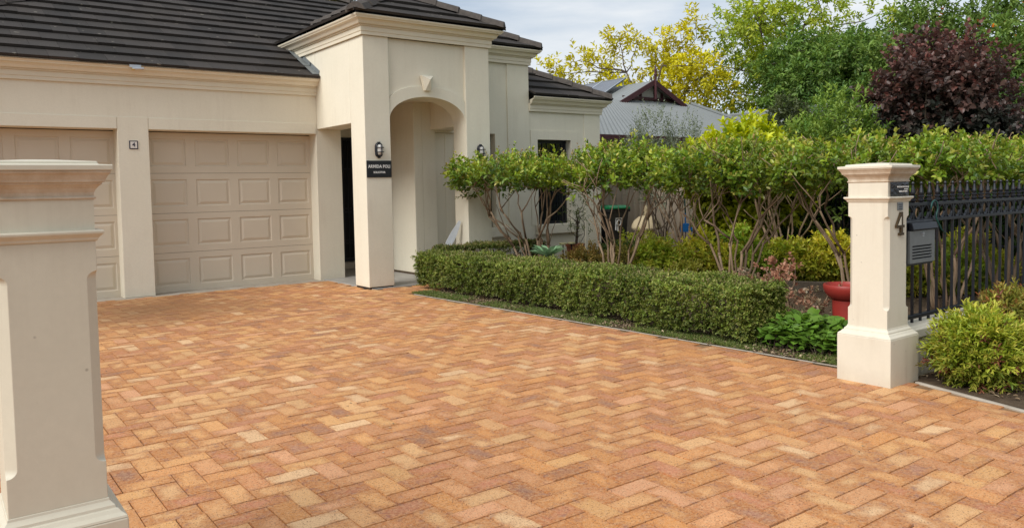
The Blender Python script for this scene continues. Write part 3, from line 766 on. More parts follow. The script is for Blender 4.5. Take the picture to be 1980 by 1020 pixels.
ridge('r',(lx1-.02,ty0+.03,LZ+.03),(8.52,ty0+1.86,LZ+1.85*TP+.02),lr)
# stepped flashing where the garage roof dies into the portico wall
mb=MB()
for k in range(4):
    y=EY+.02+k*.30; z=EZ+(y-EY)*TP
    mb.obox((4.795,y,z+.062),(4.795,y+.33,z+.062+.33*TP),.10,.008)
    mb.obox((4.844,y,z+.085),(4.844,y+.33,z+.085+.33*TP),.008,.07)
mb.build('wall_flashing',M['flashing'],mr)
# bracket on the garage gutter
t=thing('gutter_bracket','small galvanised bracket clipped on the garage gutter','bracket',(2.29,11.25,2.98))
MB().box(2.22,2.36,11.232,11.236,3.03,3.075).box(2.22,2.36,11.232,11.30,3.0755,3.079).build('clip_plate',M['zinc'],t)
MB().tube([(2.25,11.222,3.012),(2.39,11.222,3.022)],.014,8).build('pipe_end',M['zinc'],t); MB().tube([(2.245,11.215,3.0),(2.275,11.215,3.002)],.011,8).build('nozzle',M['brass'],t)

# ------------------------------------------------------------------ fittings on the house
def bulkhead(cx,cz,label):
    y=YP-.0005
    t=thing('bulkhead_light',label,'wall light',(cx,y,cz),'black bulkhead lights on the portico columns')
    def oval(a,b,yy,n=24):
        pts=[]
        for k in range(n):
            an=2*math.pi*k/n; c,s=math.cos(an),math.sin(an)
            pts.append((cx+.86*a*math.copysign(abs(c)**.8,c), yy, cz+(b-a)*(1 if s>0 else -1)*min(1,abs(s)*3)+a*math.copysign(abs(s)**.9,s)))
        return pts
    MB().loft([oval(.064,.100,y),oval(.064,.100,y-.03),oval(.055,.090,y-.042),oval(.045,.078,y-.043)]).build('housing',M['black_metal'],t,auto=40)
    MB().loft([oval(.043,.076,y-.0435),oval(.040,.071,y-.068),oval(.030,.056,y-.088),oval(.012,.028,y-.094)]).build('lens',M['frost'],t,smooth=True)
    mb=MB()
    mb.tube([(cx,y-.04,cz+.094),(cx,y-.075,cz+.084),(cx,y-.102,cz+.056),(cx,y-.105,cz),(cx,y-.102,cz-.056),(cx,y-.075,cz-.084),(cx,y-.04,cz-.094)],.0055,6)
    for zz in (.031,-.031): mb.tube([(cx-.05,y-.04,cz+zz),(cx-.046,y-.078,cz+zz),(cx-.03,y-.102,cz+zz),(cx+.03,y-.102,cz+zz),(cx+.046,y-.078,cz+zz),(cx+.05,y-.04,cz+zz)],.005,6)
    mb.build('guard',M['black_metal'],t)
    mb=MB()
    for s_ in (1,-1): mb.box(cx-.016,cx+.016,y-.036,y-.0,cz+s_*.103-.009,cz+s_*.103+.009)
    mb.build('lug',M['black_metal'],t,bevel=.003)
bulkhead(5.045,1.92,'black caged oval wall light above the black name sign')
bulkhead(6.745,1.915,'black caged oval wall light on the right portico column behind leaves')
t=thing('name_sign','black name sign with white capitals on the left portico column','sign',(5.045,YP,1.66))
MB().box(4.857,5.236,YP-.014,YP-.0005,1.543,1.774).build('board',M['sign'],t,bevel=.002)
text_obj('lettering','ARMIDA POLI',.062,M['letter'],t,(5.045,YP-.0155,1.692),bold=.0012,sx=.90)
text_obj('lettering','SOLICITOR',.038,M['letter'],t,(5.045,YP-.0155,1.612),bold=.0009,sx=.95)
t=thing('number_tile','small white number 4 tile with dark border on the garage pier','number tile',(2.262,YG,2.03))
MB().box(2.208,2.316,YG-.016,YG-.0075,1.976,2.088).build('border',M['ink'],t,bevel=.002)
MB().box(2.221,2.303,YG-.0185,YG-.0165,1.989,2.075).build('face',M['tile4'],t)
text_obj('lettering','4',.075,M['ink'],t,(2.262,YG-.0198,2.032),bold=.0018)

# ------------------------------------------------------------------ hedges
def box_hedge(name,label,x0,x1,y0,y1,z1,n,c0,c1,tip,loc,wob=.038,lean=.0):
    r=np.random.default_rng(int(n))
    t=thing(name,label,'hedge',loc,None)
    # positions: shell-weighted inside the box
    a=r.uniform(0,1,(n,3)); face=r.choice(5,n,p=[.34,.12,.36,.09,.09])
    dep=np.abs(r.normal(0,.07,n))
    a[face==0,0]=dep[face==0]; a[face==1,0]=1-dep[face==1]; a[face==2,2]=1-dep[face==2]*.8; a[face==3,1]=dep[face==3]*.1; a[face==4,1]=1-dep[face==4]*.1
    P=np.array([x0,y0,.05])+a*np.array([x1-x0,y1-y0,z1-.05])
    nrm=np.zeros((n,3)); nrm[face==0,0]=-1; nrm[face==1,0]=1; nrm[face==2,2]=1; nrm[face==3,1]=-1; nrm[face==4,1]=1
    lump=wob*(np.sin(P[:,1]*5.3+P[:,2]*4)+.7*np.sin(P[:,1]*11.7+1.3+P[:,0]*6)+.5*np.sin(P[:,1]*23+P[:,2]*19)+.5*np.sin(P[:,0]*9))*.5
    P+=nrm*lump[:,None]
    P[:,0]+= -(P[:,2]/z1)*lean*(face==0)
    # ragged lower hem
    P[:,2]=np.where(face!=2, np.maximum(P[:,2], .04+.05*np.sin(P[:,1]*6)+r.uniform(0,.05,n)), P[:,2])
    D=nrm*.8+r.normal(0,.5,(n,3))+np.array([0,0,.45])
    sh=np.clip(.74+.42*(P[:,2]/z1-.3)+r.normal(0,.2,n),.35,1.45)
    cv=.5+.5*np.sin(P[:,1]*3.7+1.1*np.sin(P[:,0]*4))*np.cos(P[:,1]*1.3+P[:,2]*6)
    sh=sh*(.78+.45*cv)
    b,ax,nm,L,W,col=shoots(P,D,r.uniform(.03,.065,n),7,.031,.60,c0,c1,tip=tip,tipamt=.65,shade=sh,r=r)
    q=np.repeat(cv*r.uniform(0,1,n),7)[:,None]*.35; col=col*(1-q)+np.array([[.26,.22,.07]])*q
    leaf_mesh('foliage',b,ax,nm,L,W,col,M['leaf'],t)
    # woody interior
    mb=MB(); rr=random.Random(n)
    L_=max(x1-x0,y1-y0); m=int(L_*9)
    for i in range(m):
        bx=rr.uniform(x0+.12,x1-.12); by=rr.uniform(y0+.08,y1-.08)
        for q in range(4):
            limb(mb,(bx,by,-.02),(bx+rr.uniform(-.20,.16),by+rr.uniform(-.18,.18),z1*rr.uniform(.6,.95)),.009,.003,3,.12,4,rr)
    mb.build('stems',M['bark_dark'],t)
    # clipped dead twigs near the top
    k=int(n*.09); P2=np.stack([r.uniform(x0,x1,k),r.uniform(y0,y1,k),r.uniform(z1*.8,z1+.03,k)],1)
    b,ax,nm,L,W,col=shoots(P2,r.normal(0,.5,(k,3))+[0,0,1],.06,3,.035,.16,(.30,.22,.12),(.45,.34,.20),r=r)
    leaf_mesh('dry_twigs',b,ax,nm,L,W,col,M['dry'],t)
    return t
G0,G1=(.060,.112,.014),(.25,.34,.052)
box_hedge('clipped_hedge','long clipped green hedge bordering the right side of the driveway',5.42,5.96,4.02,9.45,.465,12500,G0,G1,(.34,.31,.10),(5.72,6.6,0),lean=.06)
box_hedge('clipped_hedge','short clipped hedge return running in front of the portico column',5.75,7.55,9.22,9.62,.505,3600,G0,(.145,.19,.04),(.40,.30,.13),(6.6,9.4,0))

# ------------------------------------------------------------------ crepe myrtles: bare multi-stem trunks under a clipped flat crown
def crepe(x,y,label,seed,nst=7,rx=.95,z0=1.13,z1=1.80,n=620,cx=0,cy=0,lime=0.,spread=1.):
    nst=nst+2; rx=rx*.94
    rr=random.Random(seed); r=np.random.default_rng(seed)
    t=thing('crepe_myrtle',label,'tree',(x,y,0),'multi-stemmed trees with a clipped flat crown')
    mb=MB(); tips=[]
    for i in range(nst):
        a=2*math.pi*i/nst+rr.uniform(-.4,.4); d=Vector((math.cos(a),math.sin(a),0))
        R=rr.uniform(.35,.8)*spread; b0=Vector((x,y,-.03))+d*rr.uniform(.03,.13)
        knee=Vector((x+cx*.4,y+cy*.4,0))+d*R*rr.uniform(.30,.50)+Vector((rr.uniform(-.07,.07),rr.uniform(-.07,.07),rr.uniform(.50,.74)))
        fork=Vector((x+cx*.8,y+cy*.8,0))+d*R*rr.uniform(.62,.9)+Vector((rr.uniform(-.08,.08),rr.uniform(-.08,.08),rr.uniform(.92,1.14)))
        r0=rr.uniform(.012,.021)
        limb(mb,b0,knee,r0,r0*.82,4,.06,7,rr); limb(mb,knee,fork,r0*.84,r0*.68,3,.10,7,rr)
        mb.lathe(knee-Vector((0,0,.02)),[(.004,0),(r0*1.0,.012),(r0*1.05,.022),(r0*.9,.035),(.004,.045)],7)
        for q in range(rr.choice((2,2,3))):
            e=fork+d*rr.uniform(-.05,.28)+Vector((rr.uniform(-.24,.24),rr.uniform(-.24,.24),rr.uniform(.28,.48)))
            pts=limb(mb,fork,e,r0*.6,r0*.35,3,.16,6,rr); tips.append(e)
            for w in range(3):
                e2=e+Vector((rr.uniform(-.28,.28),rr.uniform(-.28,.28),rr.uniform(.1,.35))); limb(mb,e,e2,r0*.34,.004,3,.12,5,rr); tips.append(e2)
        if rr.random()<.5:
            e=knee+d*rr.uniform(.1,.25)+Vector((rr.uniform(-.2,.2),rr.uniform(-.2,.2),rr.uniform(.25,.6))); limb(mb,knee,e,r0*.4,.005,3,.15,5,rr)
    mb.build('trunk',M['bark'],t,smooth=True)
    # crown
    n=int(n*.86); th=r.uniform(0,6.283,n); q=np.sqrt(r.uniform(0,1,n)); lob=1+.22*np.sin(th*3+seed)+.1*np.sin(th*5+2*seed)
    zt=r.beta(1.5,1.15,n); z0=z0+.15; zz=z0+(z1-z0)*zt*(1-.52*q**2.2*r.uniform(.6,1,n))+.10*q*r.uniform(-.3,1,n)*(zt<.25)
    P=np.stack([x+cx+np.cos(th)*rx*q*lob,y+cy+np.sin(th)*rx*q*lob,zz],1)
    P[:,2]+=.07*np.sin(P[:,0]*6+seed)+.06*np.sin(P[:,1]*8+seed)
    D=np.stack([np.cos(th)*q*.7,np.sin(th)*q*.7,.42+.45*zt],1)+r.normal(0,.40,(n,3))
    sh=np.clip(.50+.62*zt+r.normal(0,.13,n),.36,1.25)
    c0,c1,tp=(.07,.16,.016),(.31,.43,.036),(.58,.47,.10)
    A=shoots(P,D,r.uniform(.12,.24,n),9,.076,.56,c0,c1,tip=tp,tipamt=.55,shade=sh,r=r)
    # taller soft shoots, bronze at the tip
    k=int(n*.11); th=r.uniform(0,6.283,k); q=np.sqrt(r.uniform(0,1,k))
    P2=np.stack([x+cx+np.cos(th)*rx*q,y+cy+np.sin(th)*rx*q,z1-.20*q**2-.06+0*q],1)
    D2=np.stack([np.cos(th)*q*.35,np.sin(th)*q*.35,np.ones(k)],1)+r.normal(0,.18,(k,3))
    B=shoots(P2,D2,r.uniform(.14,.30,k),12,.046,.5,(.13,.21,.035),(.24,.30,.06),tip=(.46,.24,.10),tipamt=.8,r=r)
    if lime:
        kk=int(lime*n); th=r.uniform(0,6.283,kk); q=np.sqrt(r.uniform(0,1,kk))*.8
        P3=np.stack([x+cx+np.cos(th)*rx*q,y+cy+np.sin(th)*rx*q,z1+.02+r.uniform(-.1,.32,kk)*(1-q)],1)
        C=shoots(P3,np.stack([np.cos(th)*.5,np.sin(th)*.5,np.ones(kk)*.9],1)+r.normal(0,.3,(kk,3)),r.uniform(.12,.22,kk),8,.07,.45,(.22,.28,.02),(.36,.40,.04),r=r)
        A=cat(A,C)
    b,ax,nm,L,W,col=cat(A,B)
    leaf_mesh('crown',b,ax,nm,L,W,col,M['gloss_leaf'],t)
    return t
crepe(7.10,8.90,'clipped tree with many thin trunks nearest the portico',3,9,1.0,1.15,1.72,760,cx=-.30,cy=.20,spread=1.1)
crepe(7.25,7.44,'clipped tree with wide leaning trunks in front of the green-lidded bin',14,7,.80,1.17,1.78,600)
crepe(7.55,5.75,'clipped tree with tan trunks in the middle of the garden, under the lime shrub',25,7,.86,1.15,1.74,660)
crepe(7.75,4.35,'clipped tree whose slanting stems rise beside the red pedestal bowl',36,6,.80,1.14,1.66,560,cx=-.1,cy=.1)
crepe(8.55,3.85,'clipped tree with pale trunks seen through the fence beside the letterbox',47,6,.80,1.14,1.66,560)
crepe(9.75,3.75,'clipped tree behind the far right pickets of the front fence',58,6,.85,1.14,1.68,560)
crepe(11.1,4.0,'clipped tree at the frame edge behind the front fence',59,5,.85,1.14,1.7,420)
crepe(9.45,8.10,'clipped tree in the second row in front of the stone lantern fence',69,7,.85,1.15,1.82,500)
crepe(9.9,6.7,'clipped tree in the second row with dense crown, left of the gate post',70,7,.9,1.15,1.8,520)
crepe(11.2,5.6,'clipped tree with bare pale stems before the dark back fence',81,7,.9,1.15,1.82,480)

# ------------------------------------------------------------------ shrubs
def shrub(name,label,catg,loc,blobs,per,k,Ls,size,asp,c0,c1,group=None,stem=True,mtl='leaf',**kw):
    t=thing(name,label,catg,loc,group)
    b,ax,nm,L,W,col=blob_foliage(blobs,per,k,Ls,size,asp,c0,c1,**kw)
    leaf_mesh('foliage',b,ax,nm,L,W,col,M[mtl],t)
    if stem:
        mb=MB(); rr=random.Random(int(loc[0]*100+loc[1]*10))
        for bl in blobs:
            for q in range(3):
                limb(mb,(loc[0]+rr.uniform(-.06,.06),loc[1]+rr.uniform(-.06,.06),loc[2]-.03),(bl[0]+rr.uniform(-.4,.4)*bl[3],bl[1]+rr.uniform(-.4,.4)*bl[4],bl[2]+bl[5]*.4),.012+.006*bl[5],.004,4,.12,5,rr)
        mb.build('stems',M['bark_dark'],t)
    return t
# the two nandinas in front of the fence
def nandina(name,label,loc,rx,rz,n,c0,c1,tip,seed,size=.052):
    r=np.random.default_rng(seed); t=thing(name,label,'shrub',loc)
    cx,cy=loc[0],loc[1]
    P,d=ellipsoid_pts((cx,cy,rz*.98),rx,rx,rz,n,.25,r); P[:,2]=np.maximum(P[:,2],.05)
    D=d*np.array([1,1,.55])+np.array([0,0,.28])+r.normal(0,.33,(n,3))
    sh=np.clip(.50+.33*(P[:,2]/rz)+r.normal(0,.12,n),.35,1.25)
    A=shoots(P,D,r.uniform(.07,.15,n),11,size,.27,c0,c1,tip=tip,tipamt=.65,ang=50,shade=sh,r=r)
    m=int(n*.035); P,d=ellipsoid_pts((cx,cy,rz*.9),rx,rx,rz*.9,m,.8,r)
    B=shoots(P,d+r.normal(0,.3,(m,3)),.10,10,size,.3,(.17,.055,.035),(.25,.10,.05),r=r)
    b,ax,nm,L,W,col=cat(A,B); leaf_mesh('foliage',b,ax,nm,L,W,col,M['leaf'],t)
    mb=MB(); rr=random.Random(seed)
    for q in range(26):
        a=rr.uniform(0,6.28); limb(mb,(cx+.08*math.cos(a),cy+.08*math.sin(a),-.02),(cx+rx*.75*math.cos(a),cy+rx*.75*math.sin(a),rr.uniform(.2,1.5)*rz),.007,.003,3,.1,5,rr)
    mb.build('stems',M['bark_dark'],t)
nandina('nandina_shrub','round yellow-green nandina shrub in the bed in front of the low wall',(5.545,2.265,0),.225,.215,1500,(.17,.27,.02),(.45,.51,.05),(.58,.48,.09),5)
nandina('nandina_shrub','red-tinged nandina shrub at the right edge behind the yellow-green one',(6.35,2.34,0),.27,.25,1000,(.17,.22,.03),(.36,.32,.06),(.45,.12,.06),6,.06)

NC=((.28,.40,.03),(.78,.76,.08))
low=[(8.15,7.55,.30,'low nandina shrub behind the second clipped tree, left end of the back row'),(8.62,7.15,.31,'low nandina shrub second in the back row, under the blue spade'),(9.08,6.8,.30,'low nandina shrub in the back row left of the central trunks'),
     (9.5,6.35,.29,'low nandina shrub in the back row behind the central trunks'),(9.95,6.0,.30,'yellowish low nandina shrub in the back row, right of the central trunks'),(10.3,5.45,.28,'low nandina shrub at the right end of the back row beside the gate post')]
low+=[(9.15,4.75,.27,'low nandina shrub behind the front fence, nearest the letterbox'),(9.75,4.45,.28,'low nandina shrub behind the middle of the front fence'),(10.5,4.5,.28,'low nandina shrub behind the far pickets of the front fence')]
for i,(x,y,h,lb) in enumerate(low):
    yl=(-.05,.02,-.09,.0,.06,-.03,.0,-.08,.0)[i]
    shrub('nandina_shrub',lb,'shrub',(x,y,0),[(x,y,h*.95,.27,.27,h*(.85+.25*(i%3))),(x+.2,y-.22,h*.7,.2,.2,h*.6)],230,9,.13,.085,.42,(NC[0][0]+yl,NC[0][1]+yl*.5,NC[0][2]),(NC[1][0]+yl*2.4,NC[1][1]+yl*.9,NC[1][2]),'low nandina shrubs along the back row',tip=(.50,.24,.07),tipamt=.5)
for (x,y,r_,lb,c0,c1) in [(7.55,8.35,.24,'small reddish-green nandina beside the first clipped tree',(.15,.16,.025),(.38,.24,.06)),(7.85,7.95,.22,'small olive-green nandina between the first two clipped trees',(.16,.18,.025),(.36,.28,.06)),
                          (7.95,8.6,.15,'small mixed green shrub in front of the terracotta pot',(.09,.16,.02),(.24,.29,.05)),(8.4,8.5,.26,'dark rounded shrub between the pot and the bin',(.05,.10,.018),(.12,.19,.035)),(7.75,6.65,.16,'low yellow-green plant at the foot of the second clipped tree',(.18,.22,.02),(.38,.36,.05)),
                          (9.3,9.0,.28,'yellow-green shrub in front of the stone lantern',(.19,.27,.02),(.42,.44,.05)),(10.2,8.3,.26,'dark green shrub in front of the blue spade',(.065,.13,.018),(.17,.24,.035))]:
    shrub('garden_shrub',lb,'shrub',(x,y,0),[(x,y,r_,r_*1.25,r_*1.25,r_)],360,8,.10,.05,.40,c0,c1,tip=(.3,.16,.05),tipamt=.3)
# pale rosette by the first tree
t=thing('rosette_plant','pale grey-green rosette plant with broad leaves behind the hedge','plant',(6.60,8.05,0))
k=16; a=np.arange(k)*2.399; P=np.tile(np.array([[6.60,8.05,.43]]),(k,1)); ax=np.stack([np.cos(a)*.8,np.sin(a)*.8,.35+.5*(np.arange(k)/k)],1)
leaf_mesh('leaves',P,ax,np.tile([[0,0,1.]],(k,1))+rng.normal(0,.1,(k,3)),np.full(k,.27),np.full(k,.10),np.tile([[.24,.40,.22]],(k,1))*rng.uniform(.8,1.15,(k,1)),M['leaf'],t)
MB().tube([(6.6,8.05,-.03),(6.6,8.05,.44)],.018,7).build('stalk',M['bark_dark'],t)
# dark shrubs beyond the back fence
for i,(x,y,lb) in enumerate([(13.4,9.4,'dark leafy shrub beyond the corner of the beige fence'),(13.5,8.0,'dark leafy shrub behind the left part of the back fence'),(13.5,6.6,'dark leafy shrub behind the middle of the back fence'),(13.5,5.2,'dark leafy shrub behind the back fence, right of the gate post'),(13.4,3.8,'dark leafy shrub behind the back fence near the front corner')]):
    shrub('boundary_shrub',lb,'shrub',(x,y,0),[(x,y,.95,.8,.85,.95)]+clumps((x,y,.95),.7,.7,.8,4,.35,.5),420,8,.16,.085,.5,(.03,.075,.012),(.09,.17,.03),'dark shrubs behind the back fence')
shrub('tall_garden_shrub','leafy green shrub growing against the end of the beige fence','shrub',(11.6,8.9,0),[(11.6,8.9,.8,.55,.55,.75),(11.8,8.4,.55,.45,.45,.5)],420,8,.15,.10,.55,(.07,.15,.018),(.18,.29,.045))
# shrubs rising above the clipped crowns
shrub('lime_shrub','bright lime-green shrub rising above the clipped crowns','shrub',(10.95,8.1,0),[(10.95,8.1,1.62,.62,.62,.72),(10.55,8.45,1.46,.42,.42,.5),(11.45,7.75,1.36,.42,.42,.5),(10.9,8.2,.8,.5,.5,.8)],420,9,.22,.15,.48,(.32,.42,.015),(.68,.70,.04),up=.7)
shrub('olive_shrub','wispy grey-green shrub in front of the neighbouring grey roof','shrub',(11.0,10.0,0),[(10.85,10.12,2.1,.28,.28,.62),(11.35,9.75,2.05,.28,.28,.48),(11.05,9.95,1.5,.5,.5,.7),(10.6,10.2,1.75,.25,.25,.5)],190,11,.30,.055,.36,(.15,.19,.11),(.33,.37,.25),up=1.1,rnd=.3)
shrub('feathery_shrub','light green feathery shrub left of the purple bush','shrub',(12.8,7.5,0),[(12.75,7.5,2.0,.55,.55,.75),(12.2,7.85,1.75,.5,.5,.6),(13.0,7.3,1.6,.4,.4,.55),(12.7,7.5,1.1,.7,.7,.9)],300,11,.28,.115,.34,(.10,.21,.03),(.30,.40,.07),up=.8)
shrub('dense_shrub','dark dense rounded shrub beside the right end of the grey roof','shrub',(15.2,10.1,0),[(15.1,10.15,2.1,.60,.60,1.05),(15.6,9.7,1.8,.6,.6,.95),(15.2,10.0,1.0,.9,.9,1.0)],1500,9,.14,.085,.5,(.045,.070,.022),(.14,.165,.06))
# purple smoke bush
t=thing('smoke_bush','large dark purple-leaved smoke bush behind the garden, right of centre','shrub',(14.5,6.7,0))
up_=[(14.5,6.75,2.85,.75,.75,.7)]+clumps((14.5,6.75,2.75),.95,.95,.75,15,.28,.48)+[(13.75,7.3,2.75,.3,.3,.3),(15.3,6.1,2.55,.4,.4,.4),(14.3,6.9,3.55,.28,.28,.3),(14.9,6.5,3.45,.3,.3,.3)]
lo_=[(14.5,6.7,2.0,.9,.9,.75),(13.85,7.2,2.0,.5,.5,.5),(15.4,6.0,1.8,.6,.6,.6),(14.6,6.6,1.2,.85,.85,.8)]+clumps((14.5,6.65,1.95),1.0,1.0,.5,8,.3,.45)
b,ax,nm,L,W,col=cat(blob_foliage(up_,56,9,.36,.115,.78,(.068,.050,.040),(.17,.095,.075),tip=(.30,.09,.065),tipamt=.45,inner=.4,up=.6),
                    blob_foliage(lo_,190,8,.25,.115,.80,(.040,.052,.040),(.11,.105,.085),tip=(.17,.06,.06),tipamt=.4,inner=.6))
leaf_mesh('foliage',b,ax,nm,L,W,col,M['gloss_leaf'],t)
mb=MB(); rr=random.Random(77)
for bl in up_[:14]: limb(mb,(14.5+rr.uniform(-.1,.1),6.7+rr.uniform(-.1,.1),-.03),bl[:3],.035,.008,5,.1,6,rr)
mb.build('stems',M['bark_dark'],t)

# ------------------------------------------------------------------ trees
def tree(name,label,base,height,crown_c,crown_r,nclump,r0,r1,per,k,size,asp,c0,c1,Ls=.35,trunk_r=.16,tip=None,tipamt=.5,droop=0.,flower=None,extra=(),limbs=9,mtl='leaf',inner=.2,up=.3,group=None,sub=2,bark='bark_dark'):
    t=thing(name,label,'tree',base,group)
    rr=random.Random(int(base[0]*37+base[1]*11)); mb=MB()
    cl=clumps(crown_c,*crown_r,nclump,r0,r1)+list(extra)
    fork=Vector((base[0]+rr.uniform(-.2,.2),base[1]+rr.uniform(-.2,.2),height*.30))
    limb(mb,base,fork,trunk_r,trunk_r*.7,4,.05,8,rr)
    mains=[]
    for i in range(limbs):
        a=2*math.pi*i/limbs+rr.uniform(-.3,.3)
        e=Vector((crown_c[0]+crown_r[0]*.5*math.cos(a),crown_c[1]+crown_r[1]*.5*math.sin(a),crown_c[2]+crown_r[2]*rr.uniform(-.35,.45)))
        pts=limb(mb,fork,e,trunk_r*.45,trunk_r*.2,5,.12,6,rr); mains+=pts[2:]
    for bl in cl:
        c=Vector(bl[:3]); q=min(mains,key=lambda p:(p-c).length+(.6 if p.z>c.z+.2 else 0))
        pts=limb(mb,q,c,trunk_r*.17,trunk_r*.06,4,.14,5,rr)
        for w in range(sub):
            limb(mb,c,c+Vector((rr.uniform(-1,1)*bl[3],rr.uniform(-1,1)*bl[4],rr.uniform(-.2,1)*bl[5])),trunk_r*.06,.006,3,.12,4,rr)
    mb.build('trunk',M[bark],t,smooth=True)
    A=blob_foliage(cl,per,k,Ls,size,asp,c0,c1,tip=tip,tipamt=tipamt,droop=droop,inner=inner,up=up)
    b,ax,nm,L,W,col=A
    leaf_mesh('crown',b,ax,nm,L,W,col,M[mtl],t)
    if flower:
        nfl,fc=flower; P=[]
        for bl in cl:
            q,d=ellipsoid_pts(bl[:3],bl[3],bl[4],bl[5],max(1,nfl//len(cl)),.9); P.append(q)
        P=np.concatenate(P); n=len(P)
        b,ax,nm,L,W,col=shoots(P,rng.normal(0,1,(n,3)),.06,4,.08,.7,fc,tuple(c*.75 for c in fc))
        leaf_mesh('flowers',b,ax,nm,L,W,col,M['leaf'],t,kind='stuff')
    return t
tree('robinia_tree','airy yellow-leaved tree behind the neighbouring gable roof',(20.6,19.2,0),7.5,(20.6,19.0,5.1),(2.3,2.3,1.35),26,.34,.55,24,9,.20,.38,(.60,.55,.012),(.86,.78,.03),Ls=.42,trunk_r=.15,droop=.25,
     extra=[(18.0,20.7,4.9,.6,.6,.35),(17.4,21.1,5.35,.45,.45,.25),(18.3,20.5,5.7,.35,.35,.6),(18.6,20.3,4.3,.6,.6,.35),(21.6,18.1,6.9,.35,.35,.35),(21.2,18.4,6.4,.4,.4,.3),(20.0,19.3,6.3,.45,.45,.3),(19.5,19.7,6.5,.3,.3,.25),(22.3,17.5,4.6,.6,.6,.5),(22.0,17.7,3.9,.6,.6,.4)],tip=(.26,.36,.04),tipamt=.35)
tree('robinia_tree','yellow-green open-crowned tree left of the shorter dense tree',(25.0,16.7,0),9.5,(25.0,16.7,6.2),(2.6,2.4,2.3),36,.42,.72,32,9,.20,.38,(.22,.37,.03),(.58,.64,.055),Ls=.45,trunk_r=.18,droop=.25,
     extra=[(23.0,18.1,6.8,.6,.6,.5),(22.8,18.3,5.6,.6,.6,.5),(27.6,14.8,7.3,.7,.7,.45),(28.3,14.3,7.0,.5,.5,.3),(23.2,17.9,4.6,.7,.7,.5),(23.6,17.6,3.8,.7,.7,.5)])
tree('leafy_tree','dense dark green tree between the yellow-green tree and the purple bush',(22.4,13.5,0),6.2,(22.4,13.45,4.25),(1.8,1.8,1.85),38,.5,.8,90,8,.18,.42,(.07,.165,.028),(.24,.38,.07),Ls=.3,trunk_r=.15,tip=(.20,.13,.06),tipamt=.3,droop=.3,inner=.5,
     extra=[(21.3,14.3,2.9,.8,.8,.8),(23.6,12.5,3.6,.8,.8,.9),(23.7,12.6,4.9,.6,.6,.6),(22.0,13.7,2.6,.9,.9,.9)])
tree('flowering_tree','tall green tree dotted with orange flowers at the right edge',(21.6,8.9,0),6.8,(21.7,8.9,4.2),(2.1,2.1,1.9),34,.45,.75,85,8,.15,.45,(.08,.17,.03),(.26,.37,.075),Ls=.3,trunk_r=.15,flower=(170,(.75,.23,.02)),inner=.5,
     extra=[(20.2,10.0,5.0,.6,.6,.55),(20.0,10.2,4.2,.8,.8,.8),(20.6,9.8,5.6,.5,.5,.45),(22.9,8.1,5.6,.8,.8,.8),(20.2,10.1,3.2,.9,.9,.9)])
tree('leafy_tree','brownish-green tree peeping above the garage roof',(9.9,22.4,0),7.8,(9.9,22.4,6.6),(.9,.9,.9),12,.4,.6,140,8,.10,.45,(.06,.06,.02),(.16,.13,.045),Ls=.25,trunk_r=.12,inner=.4)
# trees beyond the frame's far right fill the background there
tree('leafy_tree','mid green tree low behind the purple bush at the right',(17.8,6.6,0),3.6,(17.8,6.6,2.2),(1.5,1.5,1.1),22,.45,.7,130,8,.11,.45,(.04,.10,.018),(.13,.22,.04),Ls=.28,trunk_r=.1,inner=.5)
tree('leafy_tree','bushy green tree between the feathery shrub and the dense tree',(18.6,10.6,0),3.8,(18.6,10.6,2.3),(1.5,1.5,1.2),22,.45,.7,140,8,.11,.45,(.045,.115,.02),(.14,.25,.045),Ls=.28,trunk_r=.1,inner=.5)

# ------------------------------------------------------------------ neighbouring house
NB=thing('neighbour_house','neighbouring house with grey corrugated roof and small maroon gable','house',(15.8,16,0))
# front roof plane: eave (z 2.5) up to the gable foot; gable front at Y 15.0
gx,gy=15.86,14.98
def corr(mb, p00,p10,p01,p11,n,amp=.008):
    """corrugated sheet; ribs run from p0x (eave) to p1x (top)"""
    p00,p10,p01,p11=[Vector(p) for p in (p00,p10,p01,p11)]
    nr=(p10-p00).cross(p01-p00).normalized()
    if nr.z<0: nr=-nr
    b=len(mb.v)
    for i in range(n+1):
        t=i/n; o=nr*(amp if i%2 else -amp)
        mb.v.append(tuple(p00.lerp(p10,t)+o)); mb.v.append(tuple(p01.lerp(p11,t)+o))
    for i in range(n): mb.f.append((b+2*i,b+2*i+2,b+2*i+3,b+2*i+1))
    return mb
eY,eZ=12.75,2.50; tz=3.62; tY=14.85
mb=MB()
corr(mb,(11.9,eY,eZ),(19.4,eY,eZ),(13.6,tY,tz),(17.5,tY,tz),100)
corr(mb,(11.9,eY,eZ),(11.9,20,eZ),(13.6,tY,tz),(13.6,20,tz),60)
rf=mb.build('roof',M['corrugated'],NB)
# gable roof running back from the gable front
ridge_z=4.17
mb=MB(); corr(mb,(gx-1.28,gy-.3,3.56),(gx-1.28,20,3.56),(gx,gy-.3,ridge_z),(gx,20,ridge_z),60); corr(mb,(gx+1.28,gy-.3,3.56),(gx+1.28,20,3.56),(gx,gy-.3,ridge_z),(gx,20,ridge_z),60)
gb=mb.build('gable_roof',M['corrugated'],NB)
MB().prism([(gx-1.2,3.55),(gx+1.2,3.55),(gx,ridge_z-.03)],'y',gy,gy+.05).build('gable_wall',M['neigh_wall'],NB)
mb=MB()
for s in (-1,1): mb.obox((gx+s*.005,gy-.29,ridge_z-.05),(gx+s*1.27,gy-.29,3.50),.035,.13)
mb.build('barge_board',M['maroon'],NB)
mb=MB(); mb.tube([(gx,gy-.32,ridge_z-.5),(gx,gy-.32,ridge_z+.28)],.035,8); mb.lathe((gx,gy-.32,0),[(.01,ridge_z+.1),(.05,ridge_z+.13),(.05,ridge_z+.16),(.02,ridge_z+.2),(.035,ridge_z+.28),(.005,ridge_z+.42)],8); mb.build('finial',M['maroon'],NB)
mb=MB()
